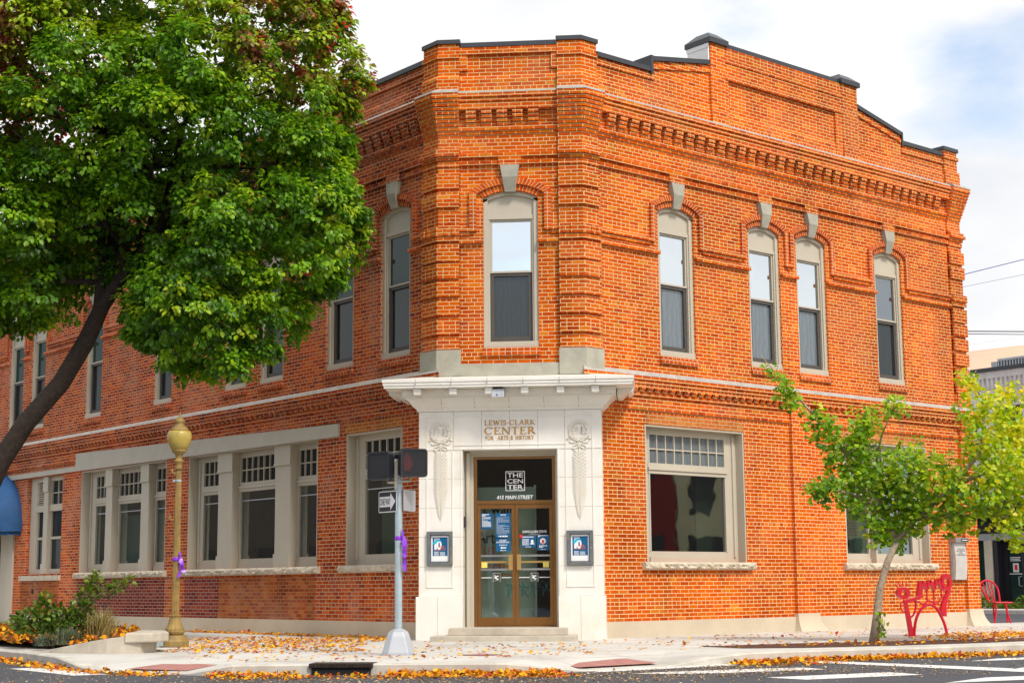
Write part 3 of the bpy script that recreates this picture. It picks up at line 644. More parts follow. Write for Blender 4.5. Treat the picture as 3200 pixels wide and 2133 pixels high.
# ---- ground-floor windows
def rock_sill(mb, F, a, b, z0, z1, o):
    rnd = random.Random(int(a * 100)); n = max(int((b - a) / .06), 8); ny = 4; rows = []
    for i in range(n + 1):
        s = a + (b - a) * i / n
        col = [(s, -.25, z1), (s, o - .02, z1)]
        for j in range(1, ny): col.append((s, o + rnd.uniform(-.015, .045), z1 + (z0 - z1) * j / ny))
        col += [(s, o - .02 + rnd.uniform(-.02, .01), z0 + rnd.uniform(0, .008)), (s, -.25, z0)]
        rows.append(col)
    m = len(rows[0]); vs = [F(*p) for r in rows for p in r]
    mb.add(vs, [(i * m + j, i * m + (j + 1) % m, (i + 1) * m + (j + 1) % m, (i + 1) * m + j) for i in range(n) for j in range(m)] + [tuple(range(m)), tuple(range(n * m, n * m + m))])
def show_window(pl, a, b, panes, stone, pm, cols, sill_ext=.14, rec=.20, decal=None, back=None):
    F = FRAME[pl]; o0, o1 = -rec - .06, -rec; TB, TT, GB, GT = 3.245, 3.80, 1.545, 3.04
    def frame(mb):
        e = .003
        mb.box(F, a + e, a + .035, -.24, -.006, LSILL, HEAD); mb.box(F, b - .035, b - e, -.24, -.006, LSILL, HEAD); mb.box(F, a + .036, b - .036, -.24, -.008, HEAD - .035, HEAD - e)
        xs = [a + .036] + [v for p in panes for v in p] + [b - .036]
        for i in range(0, len(xs), 2):
            p, q = xs[i], xs[i + 1]
            if 0 < i < len(xs) - 2: # mullion pilaster with base and cap
                mb.box(F, p + .05, q - .05, o0, -.06, LSILL, HEAD - .036); mb.box(F, p + .03, q - .03, o0, -.035, 3.52, HEAD - .037); mb.box(F, p + .02, q - .02, o0, -.025, 3.50, 3.55); mb.box(F, p + .03, q - .03, o0, -.035, LSILL, 1.62)
                mb.box(F, p, q, o0 - .02, o1 - .005, LSILL, HEAD - .036)
            else:
                mb.box(F, p, q, o0, o1 + .0, LSILL, HEAD - .036)
                m = p + .09 if i == 0 else q - .14
                if q - p > .12: mb.box(F, m, m + .05, o0, o1 + .035, LSILL + .11, HEAD - .09)
        for p, q in panes:
            mb.box(F, p, q, o0, o1, TT, HEAD - .036); mb.box(F, p, q, o0, o1 - .004, LSILL, GB); mb.box(F, p - .02, q + .02, o0, o1 + .03, LSILL, LSILL + .10)
            mb.box(F, p - .03, q + .03, o0, o1 + .045, 3.11, 3.16); mb.box(F, p - .02, q + .02, o0, o1 + .02, GT, 3.108); mb.box(F, p - .02, q + .02, o0, o1 + .012, 3.163, TB)
            for x0, x1 in ((p - .003, p + .03), (q - .03, q + .003)): mb.box(F, x0, x1, o0, o1 + .01, GB, GT); mb.box(F, x0, x1, o0, o1 + .008, TB, TT)
    w = one('window', pm, frame, B)
    for (p, q), n in zip(panes, cols):
        one('pane', 'glass', lambda mb: mb.box(F, p + .02, q - .02, o0 + .015, o0 + .022, GB - .01, GT + .01), w)
        t = one('transom', pm, lambda mb: ([mb.box(F, p + (q - p) * i / n - .012, p + (q - p) * i / n + .012, o0 + .01, o1, TB, TT) for i in range(1, n)], mb.box(F, p, q, o0 + .012, o1 - .003, (TB + TT) / 2 - .012, (TB + TT) / 2 + .012)), w)
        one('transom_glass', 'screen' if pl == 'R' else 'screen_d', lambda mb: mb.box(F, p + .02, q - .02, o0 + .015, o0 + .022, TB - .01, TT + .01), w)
    if decal:
        def dec(mb):
            for p, q in panes: mb.box(F, p + .04, q - .04, o0 + .0225, o0 + .025, 2.83, 2.85)
        one('decal_line', 'white' if pl == 'R' else 'hvac', dec, w)
    sm = 'stone' if pl == 'R' else 'stone'
    one('stone_sill', sm, (lambda mb: rock_sill(mb, F, a - sill_ext, b + sill_ext, 1.18, LSILL - .002, .10)) if stone else (lambda mb: mb.box(F, a - .1, b + .15, -.25, .08, 1.15, LSILL - .04)), w)
    if back:
        for (p, q, z0, z1, mt, dp) in back: one('window_backing', mt, lambda mb: mb.box(F, p, q, -dp - .03, -dp, z0, z1), w)  # blinds and panels; black ones are added sheets painting in the dark room
    return w
show_window('R', 1.55, 4.38, [(1.83, 4.02)], True, 'paint', [9], back=[(3.55, 4.3, 1.2, 3.2, 'inter', .6)])
w2 = show_window('R', 7.58, 10.6, [(7.75, 8.62), (8.72, 10.22)], True, 'paint', [4, 6], decal=1, back=[(9.0, 9.35, 1.2, 3.2, 'board', .8), (8.6, 10.2, 1.2, 1.95, 'board', .7), (7.7, 8.5, 1.2, 3.2, 'window_backing', 1.2)])
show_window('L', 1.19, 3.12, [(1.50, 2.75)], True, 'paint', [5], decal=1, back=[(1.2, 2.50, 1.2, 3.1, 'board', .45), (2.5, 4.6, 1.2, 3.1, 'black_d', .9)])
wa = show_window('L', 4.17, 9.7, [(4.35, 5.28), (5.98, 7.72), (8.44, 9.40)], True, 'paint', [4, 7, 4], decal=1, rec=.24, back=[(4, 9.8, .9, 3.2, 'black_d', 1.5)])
wb_ = show_window('L', 10.8, 15.5, [(10.98, 11.75), (12.25, 13.75), (14.2, 15.1)], True, 'paint', [3, 6, 4], decal=1, rec=.24, back=[(11.3, 14.25, 1.3, 2.75, 'window_backing', .5), (10.8, 15.5, .9, 3.2, 'black_d', 1.8)])
def louver_window(pl, a, b):
    F = FRAME[pl]
    ps = [(a + .2, (a + b) / 2 - .12), ((a + b) / 2 + .16, b - .42)]
    def frame(mb):
        mb.box(F, a + .003, a + .2, -.24, -.13, LSILL, HEAD - .003); mb.box(F, b - .42, b - .003, -.24, -.13, LSILL, HEAD - .003); mb.box(F, ps[0][1], ps[1][0], -.24, -.06, LSILL, HEAD - .003)
        mb.box(F, ps[0][1] - .02, ps[1][0] + .02, -.24, -.03, 3.55, HEAD - .004); mb.box(F, ps[0][1] - .02, ps[1][0] + .02, -.24, -.03, LSILL, 1.6)
        for p, q in ps:
            for z0, z1, o in ((LSILL, 1.46, -.12), (3.02, 3.2, -.12), (3.84, HEAD - .004, -.13)): mb.box(F, p, q, -.24, o, z0, z1)
            mb.box(F, p, p + .045, -.24, -.15, 1.46, 3.84); mb.box(F, q - .045, q, -.24, -.15, 1.46, 3.84); mb.box(F, p, q, -.24, -.155, 2.26, 2.33)
    w = one('window', 'paint', frame, B)
    for p, q in ps:
        one('pane', 'screen_d', lambda mb: mb.box(F, p + .04, q - .04, -.21, -.20, 1.45, 3.03), w)
    p, q = ps[1]
    one('louver', 'paint', lambda mb: [mb.hexa(F, [(p + .05, -.22, z), (q - .05, -.22, z), (p + .05, -.15, z - .05), (q - .05, -.15, z - .05), (p + .05, -.22, z + .012), (q - .05, -.22, z + .012), (p + .05, -.15, z - .038), (q - .05, -.15, z - .038)]) for z in [3.27 + .06 * i for i in range(10)]], w)
    p, q = ps[0]
    one('transom', 'paint', lambda mb: (mb.box(F, (p + q) / 2 - .012, (p + q) / 2 + .012, -.22, -.155, 3.2, 3.84), mb.box(F, p, q, -.22, -.157, 3.5, 3.524)), w)
    one('transom_glass', 'screen_d', lambda mb: mb.box(F, p + .04, q - .04, -.21, -.20, 3.19, 3.85), w)
    one('transom_glass', 'black_d', lambda mb: mb.box(F, ps[1][0] + .04, ps[1][1] - .04, -.235, -.225, 3.19, 3.85), w)
    one('stone_sill', 'stone', lambda mb: mb.box(F, a - .06, b + .2, -.25, .07, 1.15, LSILL - .05), w)
louver_window('L', 16.65, 19.0)
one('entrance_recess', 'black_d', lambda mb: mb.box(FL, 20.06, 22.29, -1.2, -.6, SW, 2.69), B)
one('entrance_trim', 'paint', lambda mb: (mb.box(FL, 19.72, 20.12, -.2, .06, SW, 2.75), mb.box(FL, 20.5, 20.95, -.4, -.1, SW, 2.69)), B)
one('vent_pipe', 'black_d', lambda mb: mb.box(FL, 18.3, 18.42, 0, .012, .80, .92), B)

# ------------------------------------------------------------------ cream corner entrance
PO = .32
def portal(mb):
    mb.box(FC, -1.715, -.902, -.30, PO, .722, 3.39); mb.box(FC, .845, 1.672, -.30, PO, .722, 3.39); mb.box(FC, -1.715, 1.672, -.30, PO, 3.39, 4.113)
    mb.box(FC, -1.765, -.902, -.30, PO + .045, SW - .05, .72); mb.box(FC, .845, 1.70, -.30, PO + .045, SW - .05, .72)
P_ = one('portal', 'terra', portal, B, bevel=.008)
def mold(mb): # raised fillets that outline the recessed panels
    t = .022
    for x0, x1 in ((-1.575, -1.075), (1.0, 1.515)):
        for a, b in ((x0, x0 + t), (x1 - t, x1)): mb.box(FC, a, b, PO - .01, PO + .012, .90, 3.38 if (a > -1.2 and a < 1.1) else 4.0)
        mb.box(FC, x0, x1, PO - .01, PO + .0125, .88, .90)
    mb.box(FC, -1.575, 1.515, PO - .01, PO + .0125, 4.0, 4.022); mb.box(FC, -1.075, 1.02, PO - .01, PO + .011, 3.475, 3.492)
    for x in (-.935, .863): mb.box(FC, x, x + .018, PO - .01, PO + .009, .722, 3.40)
    mb.box(FC, -.935, .881, PO - .01, PO + .0095, 3.40, 3.418)
one('panel_mould', 'terra', mold, P_)
def joints(mb):
    q = PO + .0015
    for x in (-1.072, -.545, -.022, .5, .997): mb.box(FC, x - .004, x + .004, PO - .02, q + .0005, 3.40, 4.112)
    for z in (1.26, 1.80, 2.33, 2.866, 3.386):
        mb.box(FC, -1.714, -.903, PO - .02, q, z - .003, z + .003); mb.box(FC, .846, 1.671, PO - .02, q, z - .003, z + .003)
        mb.box(FW, -.9035, -.9005, -PO + .01, .25, z - .004, z + .004)
    for x in (-1.363, 1.25): mb.box(FC, x - .003, x + .003, PO, PO + .0465, SW, .718)
one('tile_joint', 'joint', joints, P_)
def pcornice(mb):
    prof = [(0, 4.113), (.03, 4.113), (.03, 4.14), (.05, 4.16), (.10, 4.20), (.15, 4.27), (.20, 4.33), (.235, 4.335), (.235, 4.37), (.28, 4.372), (.28, 4.495)]
    n = len(prof); vs = []
    for d, z in prof:
        y = -(PO + d); vs += [(-1.715 - d, 1.2, z), (-1.715 - d, y, z), (1.672 + d, y, z), (1.672 + d, 1.2, z)]
    mb.add(vs, [(4 * i + j, 4 * i + j + 1, 4 * i + 5 + j, 4 * i + 4 + j) for i in range(n - 1) for j in range(3)])
    mb.box(FW, -2.29, 2.265, -.86, .93, 4.50, 4.545); mb.box(FW, -2.305, 2.28, -.875, .93, 4.546, 4.60); mb.box(FW, -2.32, 2.295, -.89, .94, 4.601, 4.655)
    mb.add([(-2.31, -.88, 4.656), (2.285, -.88, 4.656), (2.285, .95, 4.74), (-2.31, .95, 4.74), (-1.7, -.06, 4.80), (1.7, -.06, 4.80)], [(0, 1, 5, 4), (1, 2, 5), (3, 0, 4)])
PC = one('portal_cornice', 'terra', pcornice, P_)
for x in (-1.683, -1.021, -.361, .297, .951, 1.586): one('modillion', 'terra', lambda mb: mb.box(FC, x - .07, x + .07, .52, .80, 4.375, 4.498), P_, bevel=.012)
def brk(mb, q):
    for sx, x0 in (q,):
        P = [(0, 4.497), (.30, 4.497), (.28, 4.44), (.22, 4.42), (.17, 4.45), (.12, 4.40), (.06, 4.36), (0, 4.36)]
        mb.prism(lambda s, o, z: (x0 + sx * s, -o, z), P, -.62, -.08 + .3)
for q in ((1, 1.97), (-1, -2.01)): one('bracket', 'terra', lambda mb: brk(mb, q), P_)
one('cornice_joint', 'joint', lambda mb: [mb.box(FC, x - .004, x + .004, .86, .892, 4.547, 4.657) for x in (-1.70, -1.04, -.38, .28, .94, 1.60)] + [mb.hexa(FC, [(x - .004, .33, 4.14), (x + .004, .33, 4.14), (x - .004, .384, 4.16), (x + .004, .384, 4.16), (x - .004, .33, 4.335), (x + .004, .33, 4.335), (x - .004, .5265, 4.331), (x + .004, .5265, 4.331)]) for x in (-1.276, -.663, -.017, .626, 1.267)], P_)
def garland(mb, cx):
    zc = 3.725; o = PO + .004; rr = random.Random(3)
    for i in range(40): # leafy wreath ring
        a = 2 * math.pi * i / 40; r = .168 + .020 * (1 if i % 2 else -1)
        x, z = cx + r * math.cos(a), zc + r * math.sin(a); q = .016
        mb.box(FC, x - q, x + q, o - .02, o + .014 + .008 * (i % 3), z - q, z + q)
    for i in range(32):
        a0, a1 = 2 * math.pi * i / 32, 2 * math.pi * (i + 1) / 32
        mb.prism(FC, [(cx + r * math.cos(a), zc + r * math.sin(a)) for r, a in ((.15, a0), (.19, a0), (.19, a1), (.15, a1))], o - .01, o + .018)
    for sx in (-1, 1): # ribbon loops under the wreath
        for pts in ([(.01, 3.55), (.06, 3.53), (.12, 3.57), (.17, 3.60), (.20, 3.56), (.23, 3.58)], [(.0, 3.50), (.05, 3.46), (.11, 3.44), (.13, 3.40), (.08, 3.385), (.03, 3.42), (.0, 3.50)], [(.03, 3.54), (.09, 3.50), (.16, 3.50), (.18, 3.53)]):
            mb.tube([FC(cx + sx * x, o + .008, z) for x, z in pts], .010, 5)
    mb.tube([FC(cx, o + .006, z) for z in (3.52, 3.0, 2.5, 2.10)], [.012, .011, .010, .006], 6)
    n = 19
    for i in range(n): # pairs of long leaves down the stem
        z = 3.32 - i * .063; l = (.13 if 1 < i < 13 else .13 - .012 * max(i - 12, 0)) * (1 if i > 1 else .9)
        for sx in (-1, 1):
            mb.prism(FC, [(cx + sx * x, zz) for x, zz in ((.008, z - .05), (l * .55, z + .0), (l, z + .055), (l * .45, z + .045), (.01, z + .005))], o - .01, o + .014)
for cx in (-1.305, 1.262):
    g = one('wreath', 'terra_relief', lambda mb: garland(mb, cx), P_)
    for st, x0, x1, z0, z1 in (('F', -.115, -.045, 3.66, 3.79), ('N', -.05, .05, 3.655, 3.80), ('B', .04, .115, 3.66, 3.79)): text('monogram', st, 'terra_relief', FC, cx + x0, cx + x1, z0, z1, PO + .012, g)

# stroke lettering with serifs for the frieze
T_, t_, f_ = .17, .075, .06
def arc(cx, cy, rx, ry, a0, a1, n=9, thick=None):
    P = [(cx + rx * math.cos(R_(a0 + (a1 - a0) * i / n)), cy + ry * math.sin(R_(a0 + (a1 - a0) * i / n)), R_(a0 + (a1 - a0) * i / n)) for i in range(n + 1)]
    return [(x0, y0, x1, y1, t_ + (T_ - t_) * abs(math.cos((b0 + b1) / 2))) for (x0, y0, b0), (x1, y1, b1) in zip(P, P[1:])]
def stem(x): return [(x, 0, x, 1, T_), (x - .16, .03, x + .16, .03, f_), (x - .16, .97, x + .16, .97, f_)]
GL = {'L': (.72, stem(.18) + [(.18, .035, .70, .035, .07), (.69, .0, .69, .24, f_)]),
      'E': (.74, stem(.18) + [(.18, .035, .70, .035, .07), (.70, 0, .70, .22, f_), (.18, .965, .66, .965, .07), (.66, 1, .66, .8, f_), (.18, .52, .52, .52, .07), (.52, .42, .52, .62, f_)]),
      'F': (.68, stem(.18) + [(.18, .965, .64, .965, .07), (.64, 1, .64, .8, f_), (.18, .52, .5, .52, .07), (.5, .42, .5, .62, f_)]),
      'I': (.36, stem(.18)), 'T': (.80, [(.4, 0, .4, 1, T_), (.24, .03, .56, .03, f_), (.04, .965, .76, .965, .07), (.05, 1, .05, .78, f_), (.75, 1, .75, .78, f_)]),
      'H': (.98, stem(.18) + stem(.80) + [(.18, .52, .80, .52, .07)]), 'N': (1.0, [(.16, 0, .16, 1, t_), (.16, 1, .82, 0, T_), (.84, 0, .84, 1, t_), (.02, .03, .3, .03, f_), (.02, .97, .2, .97, f_), (.7, .97, .98, .97, f_)]),
      'A': (.98, [(.47, 1, .12, 0, t_), (.47, 1, .84, 0, T_), (.26, .34, .70, .34, .07), (.0, .03, .26, .03, f_), (.7, .03, .98, .03, f_)]),
      'W': (1.34, [(.1, 1, .40, 0, T_), (.40, 0, .66, .95, t_), (.62, 1, .92, 0, T_), (.92, 0, 1.22, 1, t_), (0, .97, .24, .97, f_), (.5, .97, .74, .97, f_), (1.1, .97, 1.34, .97, f_)]),
      'S': (.66, arc(.32, .74, .23, .23, 20, 270) + arc(.33, .26, .25, .23, 90, -160) + [(.55, .98, .55, .74, f_), (.07, .02, .07, .27, f_)]),
      'C': (.92, arc(.48, .5, .42, .48, 42, 318, 14) + [(.82, .98, .82, .74, f_)]), 'O': (.98, arc(.49, .5, .42, .48, 0, 360, 18)),
      'R': (.90, stem(.18) + arc(.30, .74, .32, .235, 90, -90, 8) + [(.18, .965, .32, .965, .07), (.18, .51, .32, .51, .07), (.40, .50, .80, .02, T_), (.74, .03, .92, .03, f_)]),
      'K': (.92, stem(.18) + [(.24, .45, .78, .97, t_), (.38, .56, .82, .02, T_), (.68, .97, .9, .97, f_), (.7, .03, .94, .03, f_)]),
      'Y': (.9, [(.45, 0, .45, .48, T_), (.1, 1, .45, .46, T_), (.80, 1, .45, .46, t_), (.29, .03, .61, .03, f_), (0, .97, .24, .97, f_), (.66, .97, .9, .97, f_)]),
      '&': (.86, arc(.38, .78, .17, .19, -60, 250, 10) + arc(.34, .26, .28, .25, 60, 360, 12) + [(.24, .62, .76, .02, T_), (.62, .26, .74, .5, t_)]), '-': (.40, [(.08, .40, .32, .46, .08)]), ' ': (.5, [])}
def serif_line(mb, st, x0, x1, z0, z1, o):
    tot = sum(GL[c][0] + .10 for c in st) - .10; sx = (x1 - x0) / tot; h = z1 - z0; x = 0
    for c in st:
        w, ss = GL[c]
        for a, b, c2, d, t in ss:
            dx, dy = c2 - a, d - b; l = math.hypot(dx, dy) or 1; nx, ny = -dy / l * t / 2, dx / l * t / 2
            mb.prism(FC, [(x0 + (x + a + nx) * sx, z0 + (b + ny) * h), (x0 + (x + c2 + nx) * sx, z0 + (d + ny) * h), (x0 + (x + c2 - nx) * sx, z0 + (d - ny) * h), (x0 + (x + a - nx) * sx, z0 + (b - ny) * h)], o - .004, o + .004 + .0001 * (len(mb.f) % 7))
        x += w + .10
for st, x0, x1, z0, z1 in (('LEWIS-CLARK', -.49, .445, 3.845, 3.935), ('CENTER', -.49, .458, 3.675, 3.805), ('FOR  ARTS & HISTORY', -.475, .43, 3.575, 3.645)):
    one('lettering', 'gold', lambda mb: serif_line(mb, st, x0, x1, z0, z1, PO + .006), P_)
# steps
def steps(mb):
    mb.plan([(-1.385, -1.20), (1.19, -1.20), (1.19, -.2), (-1.385, -.2)], SW - .05, .035)
    mb.plan([(-1.105, -.82), (1.015, -.82), (1.015, .3), (-1.105, .3)], .035, .165)
one('step', 'planterc', steps, B, bevel=.012)
# the door set in the entrance
def dframe(mb):
    DY = -.06 # outward offset of the frame face (negative = inside the wall face)
    mb.box(FC, -.90, -.735, -.30, -.02, .16, 3.39); mb.box(FC, .79, .845, -.30, -.02, .16, 3.39); mb.box(FC, -.735, .79, -.30, -.02, 3.29, 3.39)
    mb.box(FC, -.86, -.80, -.05, .05, .165, 3.36); mb.box(FC, -.80, .845, -.02, .04, 3.33, 3.388)
one('door_surround', 'paint', dframe, B)
def dout(mb):
    for a, b in ((-.728, -.672), (.732, .785)): mb.box(FC, a, b, -.16, -.045, .168, 3.285)
    mb.box(FC, -.672, .732, -.16, -.046, 3.245, 3.285); mb.box(FC, -.672, .732, -.16, -.04, 2.41, 2.475); mb.box(FC, -.672, .732, -.16, -.05, .167, .19)
D = one('door', 'bronze', dout, B)
one('transom_pane', 'glass_door', lambda mb: mb.box(FC, -.675, .735, -.12, -.113, 2.47, 3.25), D)
def lc_emblem(mb, x, z, s, o):
    mb.tube([FC(x + a * s, o, z + b * s) for a, b in ((-.5, .6), (.5, .6), (.5, -.6), (0, -.35), (-.5, -.6), (-.5, .6))], .0035, 4)
    for P in ([(-.3, .35), (-.15, .35), (-.15, -.02), (.08, -.02), (.08, -.16), (-.3, -.16)],): mb.prism(FC, [(x + a * s, z + b * s) for a, b in P], o, o + .002)
    for i in range(6):
        a0, a1 = R_(50 + 260 * i / 6), R_(50 + 260 * (i + 1) / 6)
        mb.prism(FC, [(x + (.14 + r * math.cos(a)) * s, z + (.0 + r * math.sin(a)) * s) for r, a in ((.16, a0), (.3, a0), (.3, a1), (.16, a1))], o + .0021, o + .0042)
for sg, x0, x1, hx in ((-1, -.668, .028, -.055), (1, .036, .728, .10)):
    def leaf_(mb):
        st = .058
        mb.box(FC, x0, x0 + st, -.13, -.055, .195, 2.405); mb.box(FC, x1 - st, x1, -.13, -.055, .195, 2.405); mb.box(FC, x0 + st, x1 - st, -.13, -.056, 2.325, 2.405); mb.box(FC, x0 + st, x1 - st, -.13, -.056, .195, .335)
    dl = one('door_leaf', 'bronze', leaf_, D)
    one('pane', 'glass_door', lambda mb: mb.box(FC, x0 + .05, x1 - .05, -.10, -.093, .33, 2.33), dl)
    one('push_bar', 'steel', lambda mb: [mb.box(FC, x0 + .058, x1 - .058, -.092, -.06, z, z + .035) for z in (1.19, 1.44)], dl)
    one('brass_rail', 'brass', lambda mb: mb.box(FC, x0 + .058, x1 - .058, -.092, -.07, 1.325, 1.36), dl)
    one('handle', 'brass', lambda mb: mb.box(FC, hx - .038, hx + .038, -.06, -.012, 1.195, 1.475), dl, bevel=.006)
    one('yellow_label', 'yellow', lambda mb: mb.box(FC, (-.60 if sg < 0 else .545), (-.49 if sg < 0 else .655), -.069, -.066, 1.24, 1.34), dl)
    one('decal_line', 'white', lambda mb: [mb.box(FC, p, q, -.092, -.090, 1.052, 1.066) for p, q in ((x0 + .06, (x0 + x1) / 2 - .09), ((x0 + x1) / 2 + .09, x1 - .06))], dl)
    one('emblem', 'white', lambda mb: lc_emblem(mb, (x0 + x1) / 2, 1.06, .13, -.091), dl)
def squ(mb):
    for a, b, c, d in ((-.145, -.133, 2.655, 3.02), (.205, .217, 2.655, 3.02), (-.133, .205, 2.655, 2.667), (-.133, .205, 3.008, 3.02)): mb.box(FC, a, b, -.112, -.109, c, d)
logo = one('transom_sign', 'white', squ, D)
for st, z in (('THE', 2.905), ('CEN', 2.795), ('TER', 2.685)): text('lettering', st, 'white', FC, -.11, .182, z, z + .082, -.108, logo, bold=.012)
text('lettering', '415 MAIN STREET', 'white', FC, -.31, .372, 2.50, 2.572, -.108, logo, shear=.2, bold=.02)
text('lettering', 'LEWIS-CLARK STATE', 'white', FC, .165, .615, 1.875, 1.918, -.088, logo, bold=.01)
text('lettering', 'COLLEGE', 'hvac', FC, .29, .49, 1.835, 1.858, -.088, logo)
# a painted notice wall behind the glass
ib = one('exhibit_board', 'exhibit', lambda mb: (mb.box(FC, -.95, .36, -.58, -.50, .2, 2.75), mb.box(FC, .36, .40, -.6, -.42, .2, 2.78)), B)
for st, mt, x0, x1, z0, z1 in (('t walk', 'black', -.62, .02, 2.26, 2.42), ('Artw', 'black', -.72, -.22, 1.70, 1.92), ('10', 'orange', -.60, -.40, 1.45, 1.64), ('pective', 'orange', -.70, .05, 1.17, 1.34), ('Exhibition', 'orange', -.38, .02, 1.10, 1.145)):
    text('lettering', st, mt, FC, x0, x1, z0, z1, -.495, ib, bold=.012)
one('squiggle', 'cyan', lambda mb: [mb.tube([FC(-.2 + .9 * t / 20 + .05 * math.sin(t * 1.3 + p), -.49, .86 + .1 * math.sin(t * .9 + p * 2) + .08 * math.cos(t * 1.7)) for t in range(21)], .005, 4) for p in (0, 1.5)], ib)

# ---- notices taped to the door glass (things of their own)
def lines(mb, x0, x1, z0, z1, n, o, seed=1, h=.55):
    r = random.Random(seed)
    for i in range(n):
        z = z1 - (z1 - z0) * (i + 1) / n; zz = z + (z1 - z0) / n * h; x = x0
        while x < x1 - .004:
            w = r.uniform(.012, .035); e = min(x + w, x1)
            mb.box(FC, x, e, o, o + .001, z, zz); x = e + .006
            if r.random() < .06: break
def notice(label, x0, x1, z0, z1, fn, o=-.088):
    n = one('door_notice', 'blue', lambda mb: mb.box(FC, x0, x1, o - .002, o, z0, z1)); tag(n, label, 'notice', 'blue notices on the glass doors'); fn(n, o); return n
def n1(n, o): one('printed_text', 'white', lambda mb: (lines(mb, -.59, -.40, 2.19, 2.235, 2, o, 1, .7), lines(mb, -.585, -.42, 1.995, 2.18, 9, o, 2)), n)
def n2(n, o): text('printed_text', 'NOTICE:', 'white', FC, -.245, -.135, 2.195, 2.222, o + .001, n, bold=.02); one('printed_text', 'hvac', lambda mb: lines(mb, -.315, -.075, 1.86, 2.175, 16, o, 3, .4), n); one('printed_text', 'white', lambda mb: lines(mb, -.28, -.11, 1.805, 1.835, 1, o, 4, .8), n)
def n3(n, o):
    text('printed_text', 'EXHIBIT', 'white', FC, -.26, -.13, 1.725, 1.752, o + .001, n, bold=.02); text('printed_text', 'ENTRANCE ONLY', 'white', FC, -.318, -.075, 1.692, 1.72, o + .001, n, bold=.02)
    one('arrow', 'white', lambda mb: mb.prism(FC, [(-.25, 1.605), (-.215, 1.63), (-.215, 1.615), (-.14, 1.615), (-.14, 1.595), (-.215, 1.595), (-.215, 1.58)], o, o + .001), n)
    one('printed_text', 'white', lambda mb: (lines(mb, -.27, -.12, 1.65, 1.672, 1, o, 5), lines(mb, -.25, -.14, 1.55, 1.57, 1, o, 6)), n)
def face(mb, cx, z, s, o):
    mb.prism(FC, [(cx + s * .5 * math.cos(a), z + s * (.1 + .62 * math.sin(a))) for a in [2 * math.pi * i / 18 for i in range(18)]], o, o + .001)
    mb.prism(FC, [(cx + s * x, z + s * y) for x, y in ((-.85, -.85), (.85, -.85), (.6, -.5), (0, -.4), (-.6, -.5))], o, o + .0012)
def n4(n, o): one('printed_text', 'white', lambda mb: (lines(mb, .155, .37, 1.79, 1.812, 1, o, 7, .8), lines(mb, .16, .285, 1.65, 1.77, 6, o, 8), lines(mb, .22, .33, 1.612, 1.63, 1, o, 9)), n); one('masked_face', 'white', lambda mb: face(mb, .345, 1.71, .055, o), n)
def n5(n, o):
    one('printed_text', 'white', lambda mb: (lines(mb, .455, .635, 1.80, 1.832, 2, o, 10, .75), lines(mb, .475, .62, 1.60, 1.65, 2, o, 11, .75), lines(mb, .50, .60, 1.565, 1.58, 1, o, 12)), n)
    one('badge', 'white', lambda mb: mb.prism(FC, [(.545 + .055 * math.cos(2 * math.pi * i / 24), 1.72 + .055 * math.sin(2 * math.pi * i / 24)) for i in range(24)], o, o + .001), n); one('masked_face', 'redp', lambda mb: face(mb, .545, 1.715, .042, o + .0012), n)
notice('small blue notice of white text at the top left of the glass door', -.607, -.392, 1.955, 2.243, n1)
notice('tall blue poster headed NOTICE on the left glass door', -.335, -.057, 1.79, 2.24, n2)
notice('blue sign with white arrow reading ENTRANCE ONLY on the left door', -.33, -.057, 1.54, 1.772, n3)
notice('wide blue notice with white masked face on the right glass door', .148, .408, 1.607, 1.823, n4)
notice('blue notice with red figure in a white circle on the right door', .437, .66, 1.552, 1.838, n5)
tag(one('sticker', 'redp', lambda mb: mb.box(FC, .11, .165, -.088, -.084, 1.785, 1.842)), 'small plain red square stuck beside the blue notice on the right door', 'sticker')

